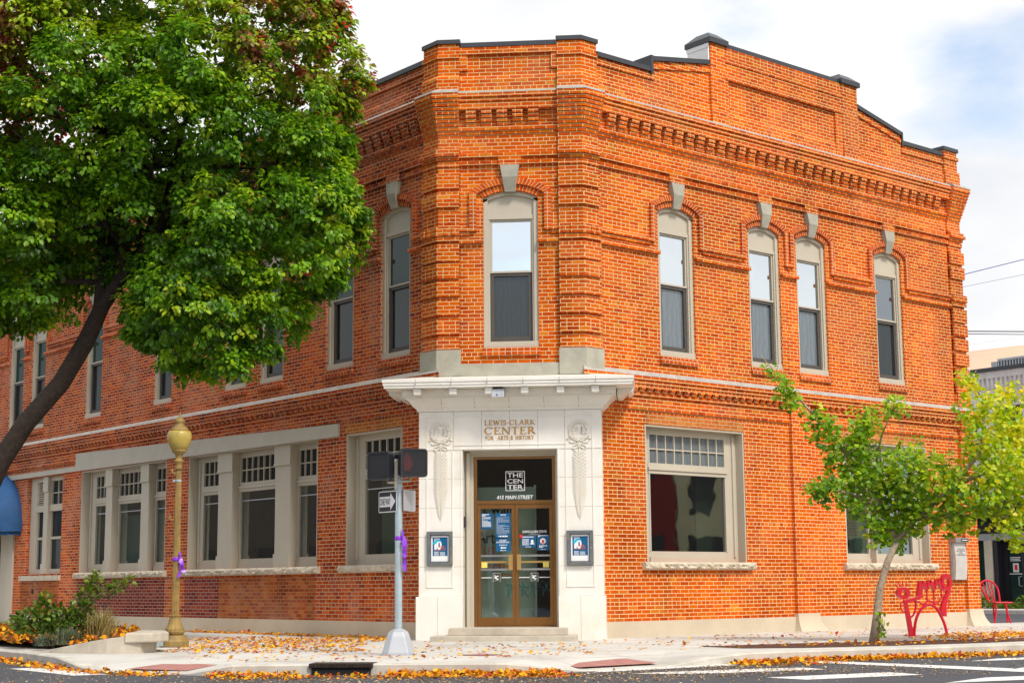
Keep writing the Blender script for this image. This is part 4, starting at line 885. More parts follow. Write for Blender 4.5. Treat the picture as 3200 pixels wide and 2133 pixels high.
# ---- poster cases beside the door
def poster_case(label, x0, x1, z0, z1):
    t = thing('poster_case', label, 'poster case', ((x0 + x1) / 2, -PO, z0), 'grey framed poster cases beside the door'); o = PO
    fw = .062
    one('frame', 'greyframe', lambda mb: (mb.box(FC, x0, x0 + fw, o + .014, o + .065, z0, z1), mb.box(FC, x1 - fw, x1, o + .014, o + .065, z0, z1), mb.box(FC, x0 + fw, x1 - fw, o + .014, o + .064, z1 - fw, z1), mb.box(FC, x0 + fw, x1 - fw, o + .014, o + .064, z0, z0 + fw * 1.1), mb.box(FC, x0 + .012, x1 - .012, o + .0, o + .014, z0 + .012, z1 - .012)), t, bevel=.006)
    one('latch', 'steel', lambda mb: mb.box(FC, x1 - .045, x1 - .03, o + .065, o + .075, (z0 + z1) / 2 - .02, (z0 + z1) / 2 + .02), t)
    w, h = x1 - x0, z1 - z0; a, b, c, d = x0 + .07 * w / .48 + .008, x1 - .075, z0 + .08, z1 - .075
    p = one('poster', 'white', lambda mb: mb.box(FC, a, b, o + .014, o + .018, c, d), t); q = o + .018
    pa, pb, pc, pd = a + .028, b - .02, c + .10, d - .03
    one('poster_field', 'blue', lambda mb: mb.box(FC, pa, pb, q, q + .001, pc, pd), p)
    text('numeral', '1', 'white', FC, pa + .03, pa + .075, pd - .225, pd - .055, q + .002, p, bold=.04); text('numeral', '0', 'white', FC, pa + .075, pa + .165, pd - .225, pd - .055, q + .002, p, bold=.04)
    one('brush_stroke', 'cyan', lambda mb: (mb.prism(FC, [(pa + .005, pd - .105), (pa + .05, pd - .06), (pa + .145, pd - .052), (pa + .16, pd - .08), (pa + .10, pd - .075), (pa + .035, pd - .135)], q + .003, q + .004)), p)
    for st, u0, u1, v in (('Artwalk:', .10, .22, -.175), ('10 Year', .14, .235, -.207), ('Retrospective', .03, .235, -.24)): text('printed_text', st, 'orange', FC, pa + u0, pa + u1, pd + v, pd + v + .024, q + .005, p, bold=.02)
    one('printed_text', 'white', lambda mb: (lines(mb, pa + .03, pa + .13, pd - .045, pd - .012, 2, q + .001, 21), lines(mb, pa + .03, pa + .12, pc + .01, pc + .085, 6, q + .001, 22), lines(mb, pa + .14, pa + .23, pc + .01, pc + .075, 5, q + .001, 23)), p)
poster_case('weathered grey poster case with blue event poster on the left stone jamb', -1.56, -1.085, 1.278, 1.90)
poster_case('weathered grey poster case with blue event poster on the right stone jamb', 1.006, 1.486, 1.264, 1.895)
fl = thing('floodlight', 'small aluminium box floodlight under the entrance cornice', 'light', (-.19, -.75, 4.33))
one('housing', 'alum', lambda mb: mb.hexa(FC, [(-.31, .60, 4.33), (-.075, .60, 4.33), (-.31, .83, 4.30), (-.075, .83, 4.30), (-.31, .60, 4.46), (-.075, .60, 4.46), (-.31, .80, 4.46), (-.075, .80, 4.46)]), fl, bevel=.01)
one('sensor', 'black', lambda mb: mb.box(FC, -.215, -.195, .80, .833, 4.34, 4.36), fl)
tag(one('card_reader', 'black', lambda mb: mb.box(FW, -.90, -.868, -.16, -.08, 1.98, 2.18), bevel=.006), 'small black card reader on the stone reveal left of the door', 'card reader')
dbx = thing('night_deposit_box', 'brushed steel night deposit box on the brick wall near its right end', 'deposit box', FR(11.5, .1, .97))
def dep(mb):
    n = 8; P = [(-.02, .97), (.10, .97)] + [(.10 + .035 * math.sin(math.pi * i / n), .97 + .84 * i / n) for i in range(1, n)] + [(.10, 1.81), (-.02, 1.81)]
    mb.prism(lambda o, s, z: FR(s, o, z), P, 11.36, 11.80)
one('cabinet', 'plate', dep, dbx)
one('back_plate', 'steel', lambda mb: mb.box(FR, 11.30, 11.84, .0, .05, .96, 1.93), dbx)
one('hood', 'steel', lambda mb: mb.box(FR, 11.32, 11.84, .051, .19, 1.815, 1.92), dbx, bevel=.008)
one('name_plate', 'black', lambda mb: mb.box(FR, 11.52, 11.79, .19, .194, 1.835, 1.90), dbx)
one('front_text', 'white', lambda mb: mb.box(FR, 11.55, 11.76, .194, .196, 1.86, 1.876), dbx)
for st, z, hw in (('PLEASE USE', 1.655, .12), ('NIGHT DEPOSITORY', 1.61, .17), ('AT OUR', 1.565, .07), ('5th & MAIN BRANCH', 1.52, .18)): text('printed_text', st, 'black', FR, 11.58 - hw, 11.58 + hw, z, z + .028, .137, dbx, bold=.015)
# ---- blue dome awning at the left entrance
aw = thing('dome_awning', 'blue canvas dome awning over the left side entrance', 'awning', FL(21.0, .6, 2.45))
def dome(mb, r0=1.0):
    n, m = 20, 9; cs = 20.95; rx, ro, rz = 1.72, 1.40, 1.68; vs = []
    for j in range(m + 1):
        ph = R_(90 * j / m)
        for i in range(n + 1):
            th = R_(180 * i / n); w = 1 - .025 * (i % 2)
            vs.append(FL(cs + rx * r0 * math.cos(ph) ** .8 * math.cos(th) * w, .005 + ro * r0 * math.cos(ph) ** .8 * math.sin(th) * w, 2.52 + rz * r0 * math.sin(ph)))
    mb.add(vs, [(j * (n + 1) + i, j * (n + 1) + i + 1, (j + 1) * (n + 1) + i + 1, (j + 1) * (n + 1) + i) for j in range(m) for i in range(n)])
def val(mb):
    n = 40; cs = 20.95
    vs = []
    for z in (2.52, 2.42):
        for i in range(n + 1):
            th = R_(180 * i / n); q = 1 + .012 * math.sin(i * 2.1); vs.append(FL(cs + 1.62 * q * math.cos(th), .005 + 1.35 * q * math.sin(th), z + (.012 * math.sin(i * 1.7) if z < 2.5 else 0)))
    mb.add(vs, [(i, i + 1, n + 2 + i, n + 1 + i) for i in range(n)])
one('canopy', 'awn', dome, aw, smooth=True); one('valance', 'awn', val, aw)
one('rib', 'galv', lambda mb: [mb.tube([FL(20.95 + 1.6 * math.cos(R_(p)) ** .8 * math.cos(R_(t)), .005 + 1.33 * math.cos(R_(p)) ** .8 * math.sin(R_(t)), 2.52 + 1.6 * math.sin(R_(p))) for p in range(0, 90, 10)], .012, 5) for t in (2, 45, 90, 135, 178)], aw)

# ------------------------------------------------------------------ leaves and plants
PEAR = [(0, 0, 0), (.20, .30, .06), (.60, .33, .07), (1, 0, -.12), (.60, -.33, .07), (.20, -.30, .06)]; PEARF = [(0, 3, 2, 1), (0, 5, 4, 3)]
FAN = [(0, 0, 0), (.62, .58, .10), (.93, .34, .02), (.84, 0, -.02), (.93, -.34, .02), (.62, -.58, .10)]
def leaves(name, mat, pos, dirs, nrm, size, tone, parent=None, tmpl=PEAR, faces=PEARF):
    pos, dirs, nrm = (np.asarray(a, float) for a in (pos, dirs, nrm)); N = len(pos); T = np.array(tmpl, float); K = len(T)
    d = dirs / np.linalg.norm(dirs, axis=1, keepdims=True); n = nrm - d * np.sum(nrm * d, 1, keepdims=True); n /= np.linalg.norm(n, axis=1, keepdims=True) + 1e-9
    w = np.cross(n, d); size = np.broadcast_to(np.asarray(size, float), (N,))
    V = pos[:, None] + size[:, None, None] * (T[None, :, 0:1] * d[:, None] + T[None, :, 1:2] * w[:, None] + T[None, :, 2:3] * n[:, None])
    F = (np.arange(N)[:, None, None] * K + np.array(faces)[None]).reshape(-1)
    me = bpy.data.meshes.new(name); nf = N * len(faces); q = len(faces[0])
    me.vertices.add(N * K); me.vertices.foreach_set('co', V.reshape(-1)); me.loops.add(nf * q); me.loops.foreach_set('vertex_index', F.astype(np.int32))
    me.polygons.add(nf); me.polygons.foreach_set('loop_start', np.arange(nf, dtype=np.int32) * q); me.polygons.foreach_set('loop_total', np.full(nf, q, np.int32)); me.update(calc_edges=True)
    at = me.attributes.new('tone', 'FLOAT', 'POINT'); at.data.foreach_set('value', np.repeat(np.clip(tone, 0, 1), K).astype(np.float32))
    me.materials.append(M[mat]); o = bpy.data.objects.new(name, me); C.objects.link(o)
    if parent: o.parent = parent; o.matrix_parent_inverse = Matrix.Translation(-Vector(world_loc(parent)))
    return o
def unit(n): v = RNG.normal(size=(n, 3)); return v / np.linalg.norm(v, axis=1, keepdims=True)

# ---- the big leaning street tree
tree = thing('street_tree', 'large leaning green street tree with a dark trunk and reddening upper leaves', 'tree', (-10.55, -2.3, SW))
def trunk(mb):
    mb.tube([(-10.75, -2.35, -.2), (-10.45, -2.25, .45), (-9.67, -2, 1.71), (-9.02, -2, 3.16), (-8.57, -2, 3.86), (-7.95, -2, 4.56), (-7.5, -2, 5.34), (-7.22, -2.02, 5.97), (-6.89, -2.1, 6.36), (-6.45, -2.2, 6.85), (-5.9, -2.3, 7.7), (-5.5, -2.4, 9.0)], [.30, .24, .205, .185, .172, .165, .16, .14, .115, .095, .075, .045], 14)
    mb.tube([(-7.28, -2, 5.85), (-7.30, -1.95, 6.35), (-7.34, -1.9, 7.1), (-7.3, -1.8, 8.2), (-7.5, -1.6, 10)], [.125, .10, .08, .06, .035], 10)
    rr = random.Random(5)
    for i in range(46): # limbs running out into the crown
        t = rr.random(); b = Vector((-7.3, -1.9, 6.4 + 3.5 * t)) if rr.random() < .5 else Vector((-6.9 + 1.3 * t, -2.1, 6.3 + 2.4 * t))
        a = rr.uniform(0, 6.283); l = rr.uniform(1.8, 4.3); e = b + Vector((math.cos(a) * l, math.sin(a) * l * .5, rr.uniform(-.9, 2.2)))
        if e.x < -11.5 or e.x > -2.9: continue
        m = b.lerp(e, .5) + Vector((0, 0, rr.uniform(0, .4))); mb.tube([b, m, e], [.06, .035, .012], 6)
one('trunk', 'bark', trunk, tree, smooth=True)
CROWN = np.array([(-3.03, 11.72), (-2.78, 11.04), (-2.42, 10.2), (-2.70, 9.71), (-2.78, 9.06), (-2.86, 8.25), (-2.45, 7.36), (-2.61, 6.59), (-3.40, 6.06), (-3.7, 5.59), (-3.95, 5.05), (-4.55, 4.62), (-5.2, 4.52), (-5.88, 4.80), (-6.15, 5.2), (-6.72, 5.42), (-6.62, 6.1), (-6.5, 6.6), (-7.25, 6.6), (-7.68, 6.0), (-8.23, 5.7), (-9.12, 5.62), (-11.2, 6.06), (-11.81, 9.37), (-11.17, 13.2), (-6.97, 14.3), (-3.61, 12.59)])
def inpoly(P, x, z):
    r = np.zeros(len(x), bool); n = len(P)
    for i in range(n):
        (x0, z0), (x1, z1) = P[i], P[(i + 1) % n]
        c = ((z0 > z) != (z1 > z)) & (x < (x1 - x0) * (z - z0) / (z1 - z0 + 1e-12) + x0); r ^= c
    return r
def bdist(P, x, z):
    d = np.full(len(x), 1e9)
    for i in range(len(P)):
        a, b = P[i], P[(i + 1) % len(P)]; ab = b - a; t = np.clip(((x - a[0]) * ab[0] + (z - a[1]) * ab[1]) / (ab @ ab), 0, 1)
        d = np.minimum(d, np.hypot(x - a[0] - t * ab[0], z - a[1] - t * ab[1]))
    return d
def crown():
    # billowing tufts over the crown, each carrying sprays of drooping leaves on its upper and outer side
    n0 = 1180; x = RNG.uniform(-11.9, -2.3, n0); z = RNG.uniform(4.7, 14.4, n0); ok = inpoly(CROWN, x, z); x, z = x[ok], z[ok]
    d = bdist(CROWN, x, z); hd = np.minimum(2.3, .10 + 1.15 * d ** .75); u = RNG.uniform(-1, 1, len(x)); u = np.sign(u) * np.abs(u) ** .35
    C0 = np.stack([x, -2.05 + hd * u, z], 1); nt = len(x); m = 12
    cen = np.array([-7.2, -2.0, 8.6]); o0 = (C0 - cen) * [1, 1.8, 1]; o0 /= np.linalg.norm(o0, axis=1, keepdims=True)
    rad = np.minimum(.28 + .35 * RNG.random(nt), .12 + .8 * d)
    cd = unit(nt * m) + np.repeat(o0, m, 0) * .7 + [0, 0, .65]; cd /= np.linalg.norm(cd, axis=1, keepdims=True)
    K = np.repeat(C0, m, 0) + cd * np.repeat(rad, m)[:, None] * RNG.uniform(.75, 1.08, (nt * m, 1))
    inside = inpoly(CROWN, K[:, 0], K[:, 2]) | (RNG.random(nt * m) < .42); K, cd = K[inside], cd[inside]
    tt = np.repeat(RNG.normal(0, .10, nt), m)[inside]; n = len(K); per = 21
    a = unit(n * per); a[:, 2] *= .7; off = a * (.05 + .13 * RNG.random((n * per, 1)))
    P = np.repeat(K, per, 0) + off; P[:, 2] -= 1.6 * (off[:, 0] ** 2 + off[:, 1] ** 2) ** .5 * .35
    out = np.repeat(cd, per, 0)
    dirs = a * .8 + out * .4 + unit(n * per) * .3; dirs[:, 2] -= .75
    nr = out * .7 + unit(n * per) * .5; nr[:, 2] += .7
    tone = .34 + np.repeat(tt + RNG.normal(0, .12, n), per) + RNG.normal(0, .08, n * per) + .10 * np.repeat(cd[:, 2], per)  # upper sides of the tufts toned lighter, painting in their highlights
    nx = np.sin(P[:, 0] * 1.1 + 2) + np.sin(P[:, 2] * 1.3 + P[:, 0] * .7) * .8
    right = np.clip((P[:, 0] + 5.2) / 1.6, 0, 1) * np.clip((P[:, 2] - 8.9) / 1.2, 0, 1); left = np.clip((-7.8 - P[:, 0]) / 1.0, 0, 1) * np.clip((P[:, 2] - 8.1) / 1.4, 0, 1); mid = np.clip((P[:, 2] - 9.2) / 1.5, 0, 1) * .35
    red = np.clip(right * 1.2 + left * 1.3 + mid * 1.25, 0, 1.2) * np.clip(.74 + .24 * nx + np.repeat(RNG.normal(0, .28, n), per), 0, 1)
    tone = np.where(red > .3, np.maximum(tone, .47 + .46 * red + RNG.normal(0, .05, len(P))), np.minimum(tone, .70))
    # scattered inner leaves that close the crown from behind, toned dark as painted inner shade
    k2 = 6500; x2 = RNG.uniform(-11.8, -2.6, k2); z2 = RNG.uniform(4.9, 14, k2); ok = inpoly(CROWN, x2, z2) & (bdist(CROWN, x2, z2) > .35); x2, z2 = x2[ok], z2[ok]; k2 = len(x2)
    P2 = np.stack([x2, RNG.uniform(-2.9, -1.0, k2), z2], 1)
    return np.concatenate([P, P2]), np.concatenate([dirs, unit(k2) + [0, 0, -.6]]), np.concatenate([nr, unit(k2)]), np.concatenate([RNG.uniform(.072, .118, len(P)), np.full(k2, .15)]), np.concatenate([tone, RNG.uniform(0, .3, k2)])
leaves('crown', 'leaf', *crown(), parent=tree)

# ---- the young ginkgo at the right kerb
gk = thing('ginkgo_tree', 'slender young ginkgo with a pale crooked trunk and yellow-green fan leaves', 'tree', (6.14, -2.45, SW))
GB = [(4.66, 4.41, .13), (4.83, 4.18, .16), (4.97, 4.0, .15), (5.33, 3.73, .17), (5.5, 3.47, .21), (5.67, 3.28, .18), (6.26, 3.64, .26), (6.63, 3.82, .18), (6.14, 3.35, .26), (5.95, 3.06, .29), (5.62, 2.99, .17), (5.21, 2.45, .17), (5.49, 2.41, .2), (5.86, 2.55, .28), (6.16, 2.76, .36), (6.51, 2.69, .36), (6.88, 2.9, .33), (6.86, 2.46, .36), (6.49, 2.25, .36), (6.62, 1.89, .33), (5.95, 2.15, .17), (6.98, 2.1, .33), (7.3, 2.68, .33), (7.27, 2.24, .29), (7.57, 2.45, .29), (7.47, 1.95, .25), (6.4, 1.78, .25), (6.6, 1.57, .14), (7.83, 2.02, .27), (8.06, 2.38, .34), (8.09, 2.88, .38), (7.97, 3.32, .32), (7.92, 3.76, .26), (8.34, 3.68, .3), (8.61, 3.31, .33), (8.43, 2.73, .36), (8.55, 2.3, .29), (8.32, 1.87, .25), (8.58, 1.58, .16), (7.84, 4.2, .18), (8.65, 4.04, .2), (9.03, 3.3, .43), (8.99, 2.58, .43), (9.02, 1.86, .3), (9.36, 2.94, .43)]
GBR = [[(6.14, -.14, .088), (6.21, .32, .070), (6.29, .82, .062), (6.43, 1.25, .056), (6.59, 1.57, .05)], [(6.59, 1.57, .06), (6.52, 2.03, .045), (6.29, 2.54, .038), (5.95, 2.99, .032), (5.54, 3.51, .026), (5.12, 3.99, .018), (4.77, 4.34, .011), (4.45, 4.72, .005)], [(6.59, 1.57, .055), (6.98, 1.96, .045), (7.5, 2.46, .04), (7.95, 3.03, .03), (8.07, 3.83, .012), (7.84, 4.4, .006)], [(6.98, 1.96, .04), (7.62, 1.99, .03), (8.32, 1.94, .015)], [(7.5, 2.46, .035), (8.15, 2.74, .028), (8.96, 3.23, .015)], [(6.52, 2.03, .035), (5.93, 2.4, .02), (5.0, 2.52, .006)], [(6.29, 2.54, .025), (6.47, 3.34, .017), (6.68, 3.95, .006)], [(6.52, 2.03, .03), (6.9, 2.6, .02), (7.0, 3.1, .008)]]
def gy(x, z): return -2.45 + .55 * math.sin(x * 1.9 + z * .8) * min(1, max(0, z - 1.2))
one('trunk', 'gbark', lambda mb: [mb.tube([(x, gy(x, z) if i else -2.45, z) for x, z, r in br], [r for x, z, r in br], 9) for i, br in enumerate(GBR)], gk, smooth=True)
def gcrown():
    P, D, Nn, S, T = [], [], [], [], []
    for x, z, r in GB:
        for c in range(max(3, int(640 * r * r))):
            o = unit(1)[0] * RNG.random() ** .45 * r * 1.28; c0 = np.array([x + o[0], gy(x, z) + o[1] * 1.5, z + o[2]])
            m = 5; a = unit(m); p = c0 + a * .05; dd = a * .8 + unit(m) * .3 + np.array([0, 0, -.35]); nn = unit(m) * .7 + np.array([0, -.35, .75])
            P.append(p); D.append(dd); Nn.append(nn); S.append(RNG.uniform(.062, .10, m)); T.append(np.clip(.40 + .13 * (x - 7.2) + .10 * (z - 2.6) + RNG.normal(0, .16) + RNG.normal(0, .09, m), 0, .97))
    return [np.concatenate(a) for a in (P, D, Nn, S, T)]
leaves('crown', 'gleaf', *gcrown(), parent=gk, tmpl=FAN)
one('sucker', 'twig', lambda mb: [mb.tube([(6.2, -2.5, .0), (6.27 + .02 * i, -2.55, .2), (6.26 + .03 * i, -2.55, .42 - .06 * i)], .006, 4) for i in range(3)], gk)
sp = np.array([(6.2 + RNG.uniform(0, .14), -2.6 + RNG.uniform(-.08, .08), RNG.uniform(.0, .45)) for _ in range(26)])
leaves('basal_leaf', 'gleaf', sp, unit(26), unit(26), .07, RNG.uniform(.05, .4, 26), parent=gk, tmpl=FAN)

# ---- planter at the left kerb
PW = [(-7.6, -4.35, .03, .03), (-7.0, -5.0, .05, .06), (-6.65, -5.32, .05, .11), (-6.3, -5.52, .07, .17), (-5.98, -5.64, .10, .225), (-5.68, -5.68, .16, .27), (-5.42, -5.62, .26, .30), (-5.22, -5.46, .30, .31)]
pl_ = thing('planter', 'low curved concrete planter rising to a squared end beside the kerb', 'planter', (-6.0, -5.2, SW))
def pwall(mb):
    vs = []
    for x, y, w, h in PW: # outward normal roughly (-.3,-1)
        vs += [(x, y, SW - .1), (x + .02, y + .015, SW + h - .05), (x + .03, y + .06, SW + h - .04), (x + .12, y + .30 + w * .4, SW + h - .045), (x + .12, y + .32 + w * .4, SW - .1)]
    n = len(PW); mb.add(vs, [(5 * i + j, 5 * i + j + 1, 5 * i + 6 + j, 5 * i + 5 + j) for i in range(n - 1) for j in range(4)] + [(0, 1, 2, 3, 4), tuple(5 * n - 5 + j for j in range(5))])
one('front_wall', 'planterc', pwall, pl_)
def pend(mb):
    mb.plan([(-5.38, -5.40), (-5.20, -5.1), (-5.45, -4.2), (-6.9, .9), (-7.2, .8), (-5.65, -4.9)], SW - .05, .10)
    mb.plan([(-5.40, -5.64), (-5.04, -5.44), (-4.92, -5.0), (-5.25, -4.1), (-5.7, -4.1), (-5.56, -4.75)], .10, .245)
one('end_wall', 'planterc', pend, pl_, bevel=.02)
one('back_kerb', 'planterc', lambda mb: mb.plan([(-7.2, .8), (-6.95, 1.0), (-14.5, 8.5), (-14.8, 8.3)], SW - .05, .10), pl_)
def soil(mb):
    rows = []; n = 10
    for i in range(n + 1):
        f = i / n; a = Vector((-5.55 - 2.0 * f - 7 * max(0, f - .25), -5.2 + .9 * f + 7.6 * max(0, f - .25))); b = Vector((-6.0 - 1.1 * f * 4 if f < .25 else -7.1 - 9.5 * (f - .25), -4.3 + 20 * f if f < .25 else .7 + 9.8 * (f - .25)))
        rows.append([(a.lerp(b, j / 4).x, a.lerp(b, j / 4).y, .0 + .17 * math.sin(math.pi * min(1, (j + .6) / 4.2)) * (1 - .5 * f) + .02 * random.random()) for j in range(5)])
    mb.add([p for r in rows for p in r], [(5 * i + j, 5 * i + j + 1, 5 * i + 6 + j, 5 * i + 5 + j) for i in range(n) for j in range(4)])
one('soil', 'mulch', soil, pl_)
def shrub(label, cx, cy, blobs, nper):
    t = thing('shrub', label, 'shrub', (cx, cy, .05)); P, D, N_, T = [], [], [], []
    rr = random.Random(9)
    def st(mb):
        for x, y, z, r in blobs:
            b = Vector((cx + rr.uniform(-.2, .2), cy + rr.uniform(-.15, .15), .02)); e = Vector((x, y, z + r * .6)); mb.tube([b, b.lerp(e, .5) + Vector((0, 0, .08)), e], [.014, .010, .005], 5)
    one('stem', 'twig', st, t)
    for x, y, z, r in blobs:
        m = int(nper * r * r * 60); o = unit(m) * RNG.random((m, 1)) ** .4 * r; P.append(np.array([x, y, z]) + o * [1, 1, .85]); D.append(o / r + unit(m) * .6 + [0, 0, .2]); N_.append(unit(m) * .6 + [0, -.2, .8]); T.append(np.clip(.30 + RNG.normal(0, .17, m) + .25 * (z - .6), 0, .99))
    leaves('foliage', 'sleaf', np.concatenate(P), np.concatenate(D), np.concatenate(N_), RNG.uniform(.06, .10, sum(map(len, P))), np.concatenate(T), parent=t)
shrub('leafy green shrub with reddish tips spilling over the planter', -7.35, -3.4, [(-8.0, -3.2, .28, .26), (-7.75, -3.5, .36, .28), (-7.5, -3.3, .44, .30), (-7.15, -3.5, .36, .30), (-6.95, -3.4, .55, .26), (-7.65, -3.3, .62, .16), (-7.55, -3.3, .78, .10), (-6.85, -3.4, .80, .20), (-6.72, -3.4, 1.0, .15), (-6.70, -3.4, 1.13, .09), (-6.48, -3.4, .86, .14), (-6.3, -3.4, .94, .13), (-6.12, -3.4, 1.02, .09), (-7.3, -3.5, .22, .3), (-6.9, -3.4, .25, .28)], 42)
def tuft(label, name, mat, cx, cy, z0, n, h, spread, wid, lean=(0, 0)):
    t = thing(name, label, 'grass clump', (cx, cy, z0))
    mb = MB(); tones = []
    for i in range(n):
        a = RNG.uniform(0, 6.283); r = RNG.random() ** .6; hh = h * RNG.uniform(.55, 1.05) * (1 - .25 * r); dx, dy = math.cos(a) * r * spread + lean[0] * r, math.sin(a) * r * spread + lean[1] * r
        bx, by = cx + RNG.normal(0, .07), cy + RNG.normal(0, .07); w = wid * RNG.uniform(.6, 1.2); px, py = -math.sin(a) * w, math.cos(a) * w
        if abs(px) < w * .5: px = w * .8
        mb.add([(bx - px, by - py, z0 - .03), (bx + px, by + py, z0 - .03), (bx + dx * .35 + px * .8, by + dy * .35 + py * .8, z0 + hh * .6), (bx + dx * .35 - px * .8, by + dy * .35 - py * .8, z0 + hh * .6), (bx + dx + 0, by + dy, z0 + hh * (1 - .3 * r))], [(0, 1, 2, 3), (3, 2, 4)]); tones += [RNG.random()] * 5
    o = mb.build('blades', mat, t); at = o.data.attributes.new('tone', 'FLOAT', 'POINT'); at.data.foreach_set('value', np.array(tones, np.float32))
tuft('clump of tall straw-coloured dry grass behind the planter rim', 'ornamental_grass', 'grass_dry', -6.25, -4.3, .12, 420, .62, .42, .007)
tuft('low blue-grey fescue tuft right in front of the green shrub', 'fescue_tuft', 'fescue', -6.72, -4.55, .08, 420, .30, .34, .005)
tuft('lower fescue tuft at the left end of the planter, among fallen leaves', 'fescue_tuft', 'fescue', -7.15, -4.35, .05, 260, .22, .30, .005)

# ---- fallen leaves
def scatter(name, pts, size, mat, label, flat=.35, tone=None):
    P = np.array(pts); n = len(P); d = unit(n); d[:, 2] *= flat; nr = unit(n) * flat; nr[:, 2] += 1
    o = leaves(name, mat, P, d, nr, RNG.uniform(size[0], size[1], n), RNG.random(n) if tone is None else tone)
    return tag(o, label, 'leaves', kind='stuff')
def near_curb(i0, i1, n, lo, hi, z, zr, power=1):
    out = []
    for _ in range(n):
        t = RNG.uniform(i0, i1); i = int(t); f = t - i; d = lo + (hi - lo) * RNG.random() ** power; a, b = inward(i, d), inward(min(i + 1, len(CURB) - 1), d); out.append((a[0] + (b[0] - a[0]) * f, a[1] + (b[1] - a[1]) * f, z + RNG.random() * zr))
    return out
gut = near_curb(1, 3.9, 640, -.28, -.02, ST + .006, .03) + near_curb(3.5, 7.9, 520, -.45, -.05, ST + .01, .025) + near_curb(8.6, 9.85, 230, -.45, -.02, ST + .01, .03, .6) + near_curb(10.7, 13, 1400, -.55, -.02, ST + .006, .03, .6) + near_curb(9, 13, 500, -1.0, -.4, ST + .01, .02) + near_curb(16.5, 19, 1300, -.45, -.02, ST + .006, .022, .7) + near_curb(18, 22, 2400, -.50, -.02, ST + .006, .025, .7) + near_curb(16, 22, 420, -1.1, -.3, ST + .01, .02)
scatter('gutter_leaves', gut, (.03, .085), 'fall', 'drift of orange and yellow fallen leaves lying along the gutter', .7)
wk = []
def area(n, poly, z, zr=.012):
    P = np.array(poly); lo, hi = P.min(0), P.max(0); x = RNG.uniform(lo[0], hi[0], n * 4); y = RNG.uniform(lo[1], hi[1], n * 4); ok = inpoly(P, x, y); x, y = x[ok][:n], y[ok][:n]
    return [(a, b, (zwalk(a, b) if z is None else z) + .006 + RNG.random() * zr) for a, b in zip(x, y)]
wk += area(700, [(-6.2, 1.8), (-2.2, .6), (-1.9, -.9), (-4.6, -2.0), (-6.6, .4)], None, .02) + area(330, [(-5.4, -4.5), (-2.6, -2.4), (-1.7, -5.2), (-4.3, -5.9)], None) + area(520, [(-5.6, -1.2), (-2.5, -.6), (-2.2, -3.4), (-5.0, -4.6)], None, .018) + area(260, [(-4.4, -5.6), (1, -2.4), (2, -6.3), (-1, -8.6), (-4, -8)], None) + area(150, [(-1.5, -.9), (3, -1), (6, 1), (6, -3), (2, -6), (-1, -6)], None)
wk += area(240, [(3.3, -3.9), (6.1, -4.0), (10, -.6), (8.9, -.7), (6.1, -2.2)], None, .03) + area(700, [(6.9, -1.2), (8.2, 1.2), (11, 2.6), (11, .8), (9, -.9)], None, .04) + area(300, [(7.2, -2.2), (10.4, .6), (11.5, 3.5), (9, 3.4), (7, .6)], None, .02) + area(140, [(2.4, 0), (9.6, 7.4), (10.6, 5.5), (4, -1.5)], None)
wk += [FL(s, RNG.uniform(.06, .5), SW + RNG.random() * .03) for s in RNG.uniform(.8, 9, 900)]
scatter('pavement_leaves', wk, (.045, .095), 'fall', 'scattered orange and red fallen leaves on the pale pavement', .3)
bed = area(3600, [(-5.6, -5.2), (-7.6, -4.3), (-9, -2.5), (-14, 4.5), (-13.6, 6.8), (-7.2, .6), (-6, -4)], .05, .14)
scatter('planter_leaves', bed, (.06, .11), 'fall', 'thick bed of orange-brown fallen leaves inside the planter', .6, np.clip(RNG.beta(1.3, 2.2, 3600)[:len(bed)], 0, .95))
scatter('road_litter', near_curb(1, 22, 2600, -2.6, -.3, ST + .006, .008) + near_curb(9, 16, 2200, -2.2, -.2, ST + .006, .008) + near_curb(8, 22, 900, -4, -2, ST + .006, .008), (.018, .045), 'fall_dry', 'fine dry leaf litter strewn over the dark asphalt', .2)

# ------------------------------------------------------------------ street furniture
lp = thing('lamp_post', 'ochre cast street lamp with fluted post and yellow acorn globe', 'street lamp', (-5.457, -2.95, SW)); lc = (-5.457, -2.95)
one('base', 'lampp', lambda mb: mb.lathe(lc, [(.252, SW), (.252, .04), (.235, .055), (.215, .125), (.205, .135)], 8), lp, bevel=.012)
one('flared_foot', 'lampp', lambda mb: mb.lathe(lc, [(.12, .13), (.15, .15), (.168, .19), (.165, .24), (.15, .26), (.118, .31), (.098, .38), (.088, .43), (.088, .44), (.10, .445), (.10, .465), (.085, .475)], 32, .05), lp)
one('pole', 'lampp', lambda mb: mb.lathe(lc, [(.068, .47), (.063, 1.2), (.052, 2.4), (.046, 2.92)], 28, .13), lp)
one('collar', 'lampp', lambda mb: mb.lathe(lc, [(.055, 2.90), (.062, 2.93), (.058, 2.95), (.058, 3.01), (.085, 3.04), (.088, 3.06), (.06, 3.075), (.055, 3.10), (.07, 3.17), (.115, 3.20), (.125, 3.225), (.125, 3.245)], 28), lp, smooth=True)
one('globe', 'globe', lambda mb: mb.lathe(lc, [(.125, 3.24), (.16, 3.29), (.19, 3.36), (.206, 3.44), (.206, 3.49), (.197, 3.53), (.18, 3.56)], 32), lp, smooth=True)
one('finial', 'lampp', lambda mb: mb.lathe(lc, [(.178, 3.56), (.15, 3.59), (.14, 3.62), (.09, 3.65), (.078, 3.68), (.08, 3.70), (.092, 3.715), (.088, 3.74), (.05, 3.79), (.022, 3.81), (.017, 3.85), (.004, 3.90)], 28), lp, smooth=True)
